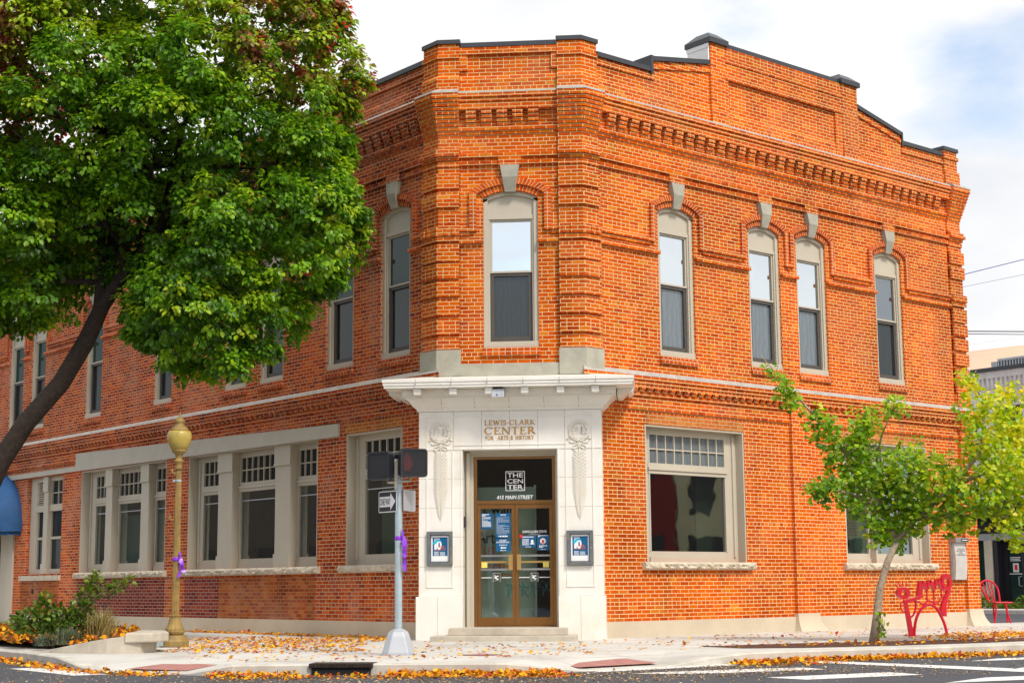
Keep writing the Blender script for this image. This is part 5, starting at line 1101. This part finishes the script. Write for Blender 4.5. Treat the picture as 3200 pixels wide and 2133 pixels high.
one('strap', 'galv', lambda mb: (mb.lathe(lc, [(.051, 2.70), (.052, 2.735)], 20), mb.box(FW, lc[0] - .09, lc[0] - .05, lc[1] - .03, lc[1] + .02, 2.70, 2.735)), lp)
one('bracket', 'lampp', lambda mb: (mb.tube([(lc[0] - .04, lc[1] - .03, 2.83), (lc[0] - .10, lc[1] - .05, 2.85), (lc[0] - .10, lc[1] - .05, 2.92)], .018, 6), mb.tube([(lc[0] - .05, lc[1] - .04, 2.05), (lc[0] - .12, lc[1] - .06, 2.06), (lc[0] - .11, lc[1] - .06, 2.13)], .016, 6)), lp)
one('access_door', 'galv', lambda mb: mb.box(FW, lc[0] - .22, lc[0] - .12, lc[1] - .249, lc[1] - .22, -.04, .07), lp)
def ribbon(label, cx, cy, z, r, tail, lean):
    t = thing('ribbon', label, 'ribbon', (cx, cy, z), 'purple ribbons tied round the posts')
    one('band', 'ribbon', lambda mb: mb.lathe((cx, cy), [(r, z - .035), (r + .004, z - .02), (r + .002, z + .01), (r, z + .03)], 24), t, smooth=True)
    def rib(mb, pts, w):
        vs = []
        for i, (x, y, zz) in enumerate(pts): a = .9 * math.sin(i * .9 + lean); vs += [(x - w * math.cos(a), y - w * math.sin(a), zz - .01), (x + w * math.cos(a), y + w * math.sin(a), zz + .01)]
        n = len(pts); mb.add(vs, [(2 * i, 2 * i + 1, 2 * i + 3, 2 * i + 2) for i in range(n - 1)])
        m = len(vs); mb.add([(x + .003, y + .004, zz) for x, y, zz in vs], [(2 * i, 2 * i + 1, 2 * i + 3, 2 * i + 2) for i in range(n - 1)])
    bx, by = cx + r + .012, cy - .03
    one('knot', 'ribbon', lambda mb: mb.lathe((bx, by), [(.008, z - .045), (.024, z - .02), (.026, z + .005), (.02, z + .03), (.006, z + .04)], 9), t, smooth=True)
    one('loop', 'ribbon', lambda mb: (rib(mb, [(bx - .005, by - .02, z), (bx + .005, by - .03, z + .06), (bx - .01, by - .03, z + .11)], .014), rib(mb, [(bx + .01, by - .02, z), (bx + .04, by - .03, z - .05), (bx + .05, by - .03, z - .13)], .022)), t, smooth=True)
    for q, (ln, dx) in enumerate(tail):
        one('tail', 'ribbon', lambda mb: rib(mb, [(bx + dx * f + .012 * math.sin(5 * f + q), by - .03 - .02 * q - .02 * f, z - .03 - ln * f) for f in [i / 9 for i in range(10)]], .026), t, smooth=True)
ribbon('purple satin ribbon tied round the ochre lamp post', lc[0], lc[1], 1.40, .0635, [(.28, .01), (.20, .11)], .4)
sp_ = thing('pedestrian_signal', 'galvanised pole on a cast pedestal carrying two black pedestrian signals', 'traffic signal', (-1.10, -6.45, SW)); sc_ = (-1.10, -6.45)
def ped(mb):
    def ring(r, z, c): # square with cut corners
        q = r * c; return [(sc_[0] + x, sc_[1] + y, z) for x, y in ((-q, -r), (q, -r), (r, -q), (r, q), (q, r), (-q, r), (-r, q), (-r, -q))]
    R8 = [ring(.232, SW, .62), ring(.228, SW + .04, .62), ring(.165, .20, .55), ring(.14, .265, .5), ring(.075, .305, .6), ring(.06, .31, .6)]
    vs = [p for r in R8 for p in r]; a = R_(8)
    vs = [(sc_[0] + (x - sc_[0]) * math.cos(a) - (y - sc_[1]) * math.sin(a), sc_[1] + (x - sc_[0]) * math.sin(a) + (y - sc_[1]) * math.cos(a), z) for x, y, z in vs]
    mb.add(vs, [(8 * i + j, 8 * i + (j + 1) % 8, 8 * i + 8 + (j + 1) % 8, 8 * i + 8 + j) for i in range(5) for j in range(8)] + [tuple(range(40, 48))])
one('pedestal', 'alum', ped, sp_, bevel=.008)
one('pole', 'galv', lambda mb: mb.lathe(sc_, [(.054, .28), (.054, 2.38), (.04, 2.39), (.04, 2.74)], 20), sp_, smooth=False)
one('clamp', 'cream', lambda mb: (mb.box(FW, sc_[0] - .055, sc_[0] - .01, sc_[1] - .06, sc_[1] + .04, 2.30, 2.74), mb.tube([(sc_[0], sc_[1], 2.42), (sc_[0] + .16, sc_[1] - .02, 2.425), (sc_[0] + .17, sc_[1], 2.50)], .022, 8), mb.tube([(sc_[0], sc_[1], 2.40), (sc_[0] - .16, sc_[1], 2.41), (sc_[0] - .17, sc_[1], 2.48)], .022, 8)), sp_)
def sighead(cx, cy, z, yaw, lit):
    c, s_ = math.cos(yaw), math.sin(yaw)
    def F(a, o, b): return (cx + a * c + o * s_, cy + a * s_ - o * c, z + b) # o = forward
    def rr(w, r=.05, n=5):
        out = []
        for qx, qy, a0 in ((1, 1, 0), (-1, 1, 90), (-1, -1, 180), (1, -1, 270)):
            for i in range(n + 1): t = R_(a0 + 90 * i / n); out.append((qx * (w - r) + r * math.cos(t), qy * (w - r) + r * math.sin(t)))
        return out
    h = one('signal_head', 'sig', lambda mb: (mb.prism(F, rr(.185), -.16, .06), mb.prism(F, rr(.172, .04), -.20, -.161)), sp_)
    def vis(mb):
        o, i_ = rr(.205), rr(.178, .04); n = len(o)
        vs = [F(a, q, b) for q in (.02, .12) for a, b in o] + [F(a, q, b) for q in (.12, .02) for a, b in i_]
        mb.add(vs, [(r * n + j, r * n + (j + 1) % n, (r + 1) * n + (j + 1) % n, (r + 1) * n + j) for r in range(3) for j in range(n)])
    one('visor', 'sig', vis, h)
    def egg(mb):
        n = 15; w = .176
        for sg in (1, -1):
            for i in range(-n + 1, n):
                d = i / n * w * 2; L = w * 2 - abs(d); a0, a1 = (d - L) / 2 if 0 else None, None
                x0, x1 = max(-w, -w + d) if d > 0 else -w, w if d > 0 else w + d
                if d > 0: x0, x1 = -w + d, w
                y0, y1 = x0 - d, x1 - d
                P = [(x0, sg * y0), (x1, sg * y1)]; t = .0022
                dx, dy = P[1][0] - P[0][0], P[1][1] - P[0][1]; l = math.hypot(dx, dy)
                if l < .02: continue
                nx, ny = -dy / l * t, dx / l * t
                mb.prism(F, [(P[0][0] + nx, P[0][1] + ny), (P[1][0] + nx, P[1][1] + ny), (P[1][0] - nx, P[1][1] - ny), (P[0][0] - nx, P[0][1] - ny)], .066, .112)
    one('louvre_grid', 'grid', egg, h)
    if lit: # the raised red hand behind the grid
        def hand(mb):
            mb.prism(F, [(-.145, -.12), (-.06, -.12), (-.035, .0), (-.15, .0)], .061, .064)
            for j, (x, t) in enumerate(((-.14, .09), (-.112, .125), (-.084, .12), (-.056, .085))): mb.prism(F, [(x - .011, -.02), (x + .011, -.02), (x + .011, t), (x - .011, t)], .061, .064 + .0002 * j)
            mb.prism(F, [(-.05, -.07), (-.035, -.08), (.0, .02), (-.016, .03)], .061, .0635)
        one('hand_symbol', M['lit'], hand, h)
    one('bolt', 'galv', lambda mb: [mb.box(F, a - .008, a + .008, -.02, .01, .185, .215) for a in (-.1, .09)] + [mb.box(F, sx, sx + .006, o - .006, o + .006, b - .006, b + .006) for sx in (-.191, .185) for o in (.0, -.1) for b in (-.14, .14)], h)
lit = NT('lit_red_hand'); lit.fin((.5, .01, .01), .5); lit.p.inputs['Emission Color'].default_value = (1, .02, .01, 1); lit.p.inputs['Emission Strength'].default_value = 3.2; M['lit'] = lit.m
sighead(-.905, -6.50, 2.675, R_(27), True)
sighead(-1.335, -6.42, 2.645, R_(-30), False)
def sign(name, label, px, py, z, ang, w, h, back):
    t = thing(name, label, 'road sign', (px, py, z)); c, s_ = math.cos(ang), math.sin(ang)
    def F(a, o, b): return (px + a * c + o * s_, py + a * s_ - o * c, z + b)
    def plate(mb):
        r = .025; P = []
        for qx, qy, a0 in ((w / 2, h / 2, 0), (-w / 2, h / 2, 90), (-w / 2, -h / 2, 180), (w / 2, -h / 2, 270)):
            for i in range(5): tt = R_(a0 + 90 * i / 4); P.append((qx - math.copysign(r, qx) + r * math.cos(tt), qy - math.copysign(r, qy) + r * math.sin(tt)))
        mb.prism(F, P, 0, .004)
    one('plate', 'alum' if back else 'white', plate, t)
    if back:
        one('bolt', 'orange', lambda mb: mb.box(F, -.03, -.01, -.004, 0, h / 2 - .045, h / 2 - .02), t)
        return
    one('black_field', 'black', lambda mb: mb.box(F, -w / 2 + .014, w / 2 - .014, .004, .0055, -h / 2 + .014, h / 2 - .014), t)
    one('arrow', 'white', lambda mb: mb.prism(F, [(-w / 2 + .03, -.075), (w / 2 - .155, -.075), (w / 2 - .155, -.125), (w / 2 - .03, 0), (w / 2 - .155, .125), (w / 2 - .155, .075), (-w / 2 + .03, .075)], .0055, .007), t)
    text('lettering', 'ONE WAY', 'black', F, -w / 2 + .045, w / 2 - .15, -.05, .05, .0078, t, bold=.025)
sign('one_way_sign', 'black and white ONE WAY arrow sign on the signal pole', -1.275, -6.37, 2.13, R_(-46), .46, .31, False)
sign('back_of_sign', 'bare grey back of a small sign behind the signal pole', -.965, -6.32, 2.145, R_(73), .40, .31, True)
ribbon('purple satin ribbon with long tail tied round the signal pole', sc_[0], sc_[1], 1.60, .0545, [(.44, .05), (.25, .05)], .1)

# ---- storm drain in the kerb
dr = thing('storm_drain', 'rusty iron storm drain inlet set in the kerb', 'drain', (-1.42, -8.95, ST))
one('opening', 'black_d', lambda mb: mb.box(FW, -1.80, -1.05, -9.03, -8.90, ST - .02, SW - .045), dr)
one('iron_lid', 'bark', lambda mb: (mb.box(FW, -1.83, -1.02, -9.05, -8.62, SW - .045, SW + .006), [mb.box(FW, -1.81 + i * .05, -1.785 + i * .05, -9.06, -9.045, SW - .04, SW) for i in range(16)]), dr)

# ---- red sculpture bench and red chair
bn = thing('sculpture_bench', 'bright red metal sculpture with ring heads, zigzag back and arched legs', 'sculpture', (7.27, .70, SW)); BA = R_(15); bs = .00127
def FB(x, d, y): # photo-like sketch units -> bench plane; d = depth towards the street
    u = (x - 620) * bs / math.cos(BA); v = (1155 - y) * bs
    return (7.27 + u * math.cos(BA) + d * math.sin(BA), .70 + u * math.sin(BA) - d * math.cos(BA), SW + v)
def bpoly(mb, P, d0, d1): mb.prism(lambda s, o, z: FB(s, o, z), P, d0, d1)
def ringp(mb, cx, cy, rx, ry, ix, iy, d0, d1, n=28):
    for i in range(n):
        a, b = 2 * math.pi * i / n, 2 * math.pi * (i + 1) / n
        P = [(cx + rx * math.cos(a), cy + ry * math.sin(a)), (cx + rx * math.cos(b), cy + ry * math.sin(b)), (cx + ix * math.cos(b), cy + iy * math.sin(b)), (cx + ix * math.cos(a), cy + iy * math.sin(a))]
        vs = [FB(x, d, y) for d in (d0, d1) for x, y in P]; mb.add(vs, [(0, 1, 2, 3), (4, 5, 6, 7), (0, 1, 5, 4), (2, 3, 7, 6)])
def btube(mb, P, r, d=.03): mb.tube([FB(x, d, y) for x, y in P], r, 10)
def bez(P, n=8): # smooth polyline
    out = []
    for i in range(len(P) - 1):
        p0, p1, p2, p3 = P[max(i - 1, 0)], P[i], P[i + 1], P[min(i + 2, len(P) - 1)]
        for j in range(n):
            t = j / n; out.append(tuple(.5 * (2 * p1[q] + (p2[q] - p0[q]) * t + (2 * p0[q] - 5 * p1[q] + 4 * p2[q] - p3[q]) * t * t + (3 * p1[q] - p0[q] - 3 * p2[q] + p3[q]) * t ** 3) for q in (0, 1)))
    return out + [P[-1]]
one('post', 'red', lambda mb: bpoly(mb, [(570, 1155), (632, 1155), (600, 900), (553, 640), (505, 640)], 0, .07), bn, bevel=.005)
one('ring_head', 'red', lambda mb: ringp(mb, 515, 542, 92, 86, 42, 46, -.06, .06), bn)
one('spike', 'red', lambda mb: [btube(mb, P, .011) for P in ([(445, 472), (398, 413)], [(470, 455), (440, 388)], [(507, 450), (505, 365)], [(545, 452), (572, 380)])], bn)
one('handle', 'red', lambda mb: btube(mb, bez([(525, 662), (480, 680), (462, 730), (490, 800), (540, 818)]), .013), bn)
one('arm', 'red', lambda mb: bpoly(mb, [(555, 690), (560, 640), (720, 590), (795, 575), (798, 600), (740, 632), (620, 668)], -.03, .06), bn, bevel=.005)
one('curl', 'red', lambda mb: btube(mb, bez([(672, 640), (690, 690), (683, 770), (650, 850), (598, 893)]), .018), bn)
one('zigzag', 'red', lambda mb: [bpoly(mb, P, -.05, .05) for P in ([(720, 580), (790, 580), (815, 365), (760, 365)], [(765, 366), (815, 364), (895, 470), (868, 517)], [(866, 518), (895, 471), (938, 358), (888, 358)], [(892, 359), (938, 357), (1000, 465), (975, 519)], [(973, 520), (1000, 466), (1055, 344), (1008, 344)], [(1012, 345), (1056, 343), (1125, 470), (1092, 512)])], bn)
one('ring_head', 'red', lambda mb: ringp(mb, 1165, 390, 76, 124, 37, 76, -.06, .06), bn)
one('back_leg', 'red', lambda mb: bpoly(mb, [(1165, 520), (1222, 470), (1200, 560), (1160, 640), (1137, 740), (1138, 882), (1095, 880), (1052, 800), (1080, 690), (1130, 590)], -.03, .06), bn, bevel=.005)
one('handle', 'red', lambda mb: btube(mb, bez([(1165, 625), (1188, 650), (1186, 710), (1172, 755), (1142, 765)]), .010), bn)
for x, a, b in ((862, 505, 655), (962, 510, 685), (1080, 500, 600)): one('rod', 'red', lambda mb: btube(mb, [(x, a), (x, b)], .014), bn)
one('wavy_rail', 'red', lambda mb: btube(mb, bez([(690, 660), (735, 672), (800, 703), (845, 680), (885, 652), (930, 672), (975, 700), (1020, 690), (1060, 630), (1100, 592), (1135, 592)]), .017), bn)
one('arch', 'red', lambda mb: btube(mb, bez([(645, 1155), (660, 1020), (700, 880), (780, 760), (890, 710), (985, 755), (1060, 880), (1110, 1010), (1135, 1148)]), .027), bn)
one('base_plate', 'red', lambda mb: [mb.lathe((FB(x, .03, 1155)[0], FB(x, .03, 1155)[1]), [(.12, SW), (.12, SW + .012), (.02, SW + .013)], 16) for x in (610, 1135)], bn)
cx0, cy0, cz0 = 11.18, 11.5, -.115
chr_ = thing('bistro_chair', 'red bentwood-style metal chair standing alone past the building end', 'chair', (cx0, cy0, cz0)); CH = R_(14)
def FCH(x, d, y): # sketch units from the photo -> chair plane
    u = (x - 1930) * .00182; v = (965 - y) * .00182
    return (cx0 + u * math.cos(CH) + d * math.sin(CH), cy0 + u * math.sin(CH) - d * math.cos(CH), cz0 + v)
one('seat', 'red', lambda mb: mb.prism(lambda s, o, z: FCH(s, o, z), [(1815, 668), (2072, 672), (2072, 690), (1815, 686)], -.20, .21), chr_, bevel=.012)
one('back_hoop', 'red', lambda mb: mb.tube([FCH(x, -.19 - (690 - y) * .0002, y) for x, y in bez([(1830, 680), (1775, 570), (1728, 470), (1735, 420), (1790, 385), (1850, 382), (1920, 415), (1970, 490), (1985, 580), (1987, 680)])], .023, 8), chr_)
for P in ([(1755, 410), (1795, 490), (1808, 560), (1832, 680)], [(1832, 385), (1850, 480), (1868, 580), (1890, 680)], [(1893, 400), (1888, 470), (1905, 560), (1905, 620), (1918, 680)]):
    one('slat', 'red', lambda mb: mb.tube([FCH(x, -.19 - (690 - y) * .0002, y) for x, y in bez(P)], .016, 6), chr_)
for P, d in (([(1822, 690), (1824, 790), (1785, 960)], .17), ([(1887, 690), (1885, 800), (1900, 960)], -.17), ([(1968, 690), (1975, 800), (2020, 968)], .19), ([(2055, 690), (2082, 800), (2075, 968)], -.17)):
    one('leg', 'red', lambda mb: mb.tube([FCH(x, d * (1 + .15 * (y - 690) / 270), y) for x, y in bez(P)], .023, 8), chr_)

# ------------------------------------------------------------------ beyond the building
q = (14.5, 34.0)
def FA(s, o, z): return (q[0] - k * s - k * o, q[1] + k * s - k * o, z) # s runs left and away, o towards the camera
wb = thing('white_storefront', 'white painted brick building with dark storefront across the side street', 'building', FA(-2, 0, -.1))
def fw(mb):
    mb.box(FA, -14, 12, -8, 0, 4.0, 9.0)
    mb.box(FA, -14, 12, 0, .06, 8.72, 9.0)
    for i in range(-60, 60):
        if -14 < i * .2 < 12 and i % 1 == 0: mb.box(FA, i * .2, i * .2 + .09, -.01, .06, 8.38, 8.718); mb.box(FA, i * .2 - .01, i * .2 + .1, -.01, .045, 8.30, 8.378)
one('wall', 'white_br', fw, wb)
one('coping', 'flash', lambda mb: mb.box(FA, -14.1, 12.1, -8, .12, 9.002, 9.14), wb)
for s in (-3.15, -.2): one('window', 'darkfr', lambda mb: mb.box(FA, s, s + 1.0, -.1, .03, 6.0, 7.6), wb)
one('shopfront', 'darkfr', lambda mb: (mb.box(FA, -14, 12, -8, -.05, 2.75, 4.0), mb.box(FA, -14, -2.9, -8, -.5, -.15, 2.75), mb.box(FA, -1.2, 12, -8, -.4, -.15, 2.75)), wb)
one('canopy', 'darkfr', lambda mb: (mb.box(FA, -14, 12, -.05, .9, 3.35, 3.55), [mb.tube([FA(s, .85, 3.55), FA(s, 0, 4.3)], .02, 5) for s in (-2.4, -1.0, .6)]), wb)
one('fascia', 'alum', lambda mb: mb.box(FA, -14, 12, -.04, .02, 2.5, 2.75), wb)
one('pier', 'cream', lambda mb: (mb.box(FA, -1.55, -1.2, -.4, .05, -.15, 2.5), mb.box(FA, -1.18, 1, -.45, -.2, -.15, .75)), wb)
one('show_pane', 'glass_side', lambda mb: mb.box(FA, -1.0, .3, -.39, -.37, .8, 2.45), wb)
one('mullion', 'darkfr', lambda mb: [mb.box(FA, s, s + .1, -.38, -.2, -.1, 2.5) for s in (-1.1, -.5)] + [mb.box(FA, -1.75, -1.56, -.38, .0, -.1, 2.5)], wb)
dd = one('door', 'darkfr', lambda mb: (mb.box(FA, -1.95, -1.76, -.48, -.35, -.1, 2.45), mb.box(FA, -2.7, -2.55, -.48, -.35, -.1, 2.45), mb.box(FA, -2.55, -1.95, -.48, -.36, 2.25, 2.45), mb.box(FA, -2.55, -1.95, -.48, -.36, -.1, .25)), wb)
one('door_pane', 'glass_side', lambda mb: mb.box(FA, -2.55, -1.95, -.45, -.43, .25, 2.25), dd)
one('handle', 'alum', lambda mb: mb.tube([FA(-2.53, -.34, .75), FA(-2.45, -.26, .78), FA(-2.45, -.26, 1.1), FA(-2.53, -.34, 1.13)], .018, 6), dd)
one('notice', 'white', lambda mb: (mb.box(FA, -2.37, -2.12, -.428, -.425, 1.28, 1.62), [mb.box(FA, -2.46 + .03 * (i % 2), -2.02, -.428, -.425, 1.70 + .06 * i, 1.735 + .06 * i) for i in range(3)], mb.box(FA, -2.54, -1.96, -.428, -.426, 1.2, 1.235)), dd)
one('red_figure', 'redp', lambda mb: mb.box(FA, -2.31, -2.19, -.425, -.423, 1.36, 1.56), dd)
for i in range(1): one('vent', 'darkfr', lambda mb: [mb.box(FA, -1.18 + j * .05, -1.14 + j * .05, 0, .05, 5.95, 6.22) for j in range(10)] + [mb.box(FA, -1.2, -.66, .0, .06, 6.2, 6.28)], wb)
def hv(label):
    t = thing('rooftop_unit', label, 'air conditioner', FA(-1.7, -2.5, 9.14))
    def F2(s, o, z): return FA(s, o, z)
    one('cabinet', 'hvac', lambda mb: (mb.box(FA, -2.85, -1.0, -3.3, -1.9, 9.15, 9.32), mb.box(FA, -2.85, -1.0, -3.3, -1.9, 9.68, 9.76), mb.box(FA, -2.85, -1.0, -3.28, -1.92, 9.32, 9.68)), t)
    one('louvre', 'darkfr', lambda mb: [mb.box(FA, -1.12 - .13 * i, -1.07 - .13 * i, -1.92, -1.905, 9.35, 9.66) for i in range(13)], t)
    one('control_box', 'alum', lambda mb: mb.box(FA, -.98, -.72, -2.1, -1.88, 9.40, 9.66), t)
hv('grey louvred air-conditioning unit on the white building roof')
hg = thing('hedge', 'low green hedge along the foot of the white building', 'hedge', FA(0, 1, -.1))
n = 5200; s_ = RNG.uniform(-6, 5, n); o_ = RNG.uniform(.25, 1.3, n); z_ = -.1 + RNG.random(n) ** .7 * (.32 + .14 * np.sin(s_ * 3.1) + .08 * np.sin(s_ * 8 + o_ * 3))
leaves('foliage', 'sleaf', np.array([FA(a, b, c) for a, b, c in zip(s_, o_, z_)]), unit(n), unit(n) + [0, 0, .5], .085, RNG.beta(2, 3.5, n), parent=hg)
def hill(mb):
    n = 90; rows = []
    for j, (y, hs) in enumerate(((330, 0), (360, .55), (400, .92), (440, 1.0), (520, .8))):
        rows.append([(-700 + 1700 * i / n, y + 14 * math.sin(i * .35), -3 + hs * (76 + 9 * math.sin(i * .23 + 1.1) + .12 * max(0, (-700 + 1700 * i / n) - 70) + 3 * math.sin(i * 1.3 + j))) for i in range(n + 1)])
    mb.add([p for r in rows for p in r], [(j * (n + 1) + i, j * (n + 1) + i + 1, (j + 1) * (n + 1) + i + 1, (j + 1) * (n + 1) + i) for j in range(4) for i in range(n)])
structure(one('hills', 'hillm', hill, smooth=True))
for lab, (x0, z0), (x1, z1), r, mt in (('blue overhead cable, highest of those against the sky', (14.41, 12.33), (16.72, 12.89), .016, 'wire_b'), ('faint thin cable just under the blue cable', (14.38, 11.86), (16.45, 12.27), .007, 'wire_b'), ('upper strand of the thick black cables above the hill', (14.44, 10.18), (16.56, 10.15), .022, 'wire'), ('lower strand twisted under the thick black cable', (14.43, 10.08), (16.56, 10.04), .016, 'wire'), ('thin pale cable crossing low over the dry hillside', (14.41, 9.65), (16.55, 9.97), .006, 'cream')):
    dx, dz = x1 - x0, z1 - z0
    tag(one('power_line', mt, lambda mb: mb.tube([(x0 + dx * f, 30, z0 + dz * f - .25 * (1 - ((f - 3) / 7) ** 2)+.25*(1-(3/7)**2) ) for f in [-4 + i for i in range(15)]], r, 5)), lab, 'power line', 'overhead cables right of the building')

# ------------------------------------------------------------------ the other corners of the crossing, seen in the window glass
def across(label, name, base, u, s0, s1, h, mat, trim):
    t = thing(name, label, 'building', (base[0] + u[0] * (s0 + s1) / 2, base[1] + u[1] * (s0 + s1) / 2, ST)); nx, ny = -u[1], u[0]
    def F(a, o, z): return (base[0] + u[0] * a + nx * o, base[1] + u[1] * a + ny * o, z)
    one('wall', mat, lambda mb: mb.box(F, s0, s1, -9, 0, ST, h), t)
    one('coping', trim, lambda mb: mb.box(F, s0 - .05, s1 + .05, -9.1, .12, h + .002, h + .25), t)
    x = s0 + .8
    while x + 1.6 < s1:
        one('window', 'darkfr', lambda mb: mb.box(F, x, x + 1.3, -.02, .04, h - 3.2, h - 1.2), t); one('show_window', 'darkfr', lambda mb: mb.box(F, x - .2, x + 1.9, -.02, .05, .5, 2.9), t); x += 2.6
across('red clapboard storefront over the right-hand street, mirrored in the ground-floor glass', 'red_storefront', (17.6, -16.3), (k, k), 18, 26.6, 8.4, 'redwall', 'alum')
across('cream clapboard storefront next to the red one, mirrored in the ground-floor glass', 'cream_storefront', (17.6, -16.3), (k, k), 26.8, 40, 7.0, 'creamwall', 'alum')
across('brown block facing the left-hand street, mirrored in the show windows', 'brown_building', (-17.6 - k * 70, -16.3 + k * 70), (k, -k), 5, 46, 9.5, 'brown', 'conc')
across('long brown block behind the crossing, mirrored in the entrance doors', 'brown_building', (26, -58), (-1, 0), -4, 50, 10, 'brown', 'conc')

far = gk.copy(); C.objects.link(far); far.location = (21.5, -1.2, SW); far.scale = (1.7, 1.7, 1.7); far['label'] = 'ginkgo over the right-hand street, mirrored in the ground-floor window'
for ch in list(gk.children):
    c_ = ch.copy(); C.objects.link(c_); c_.parent = far; c_.matrix_parent_inverse = ch.matrix_parent_inverse.copy()
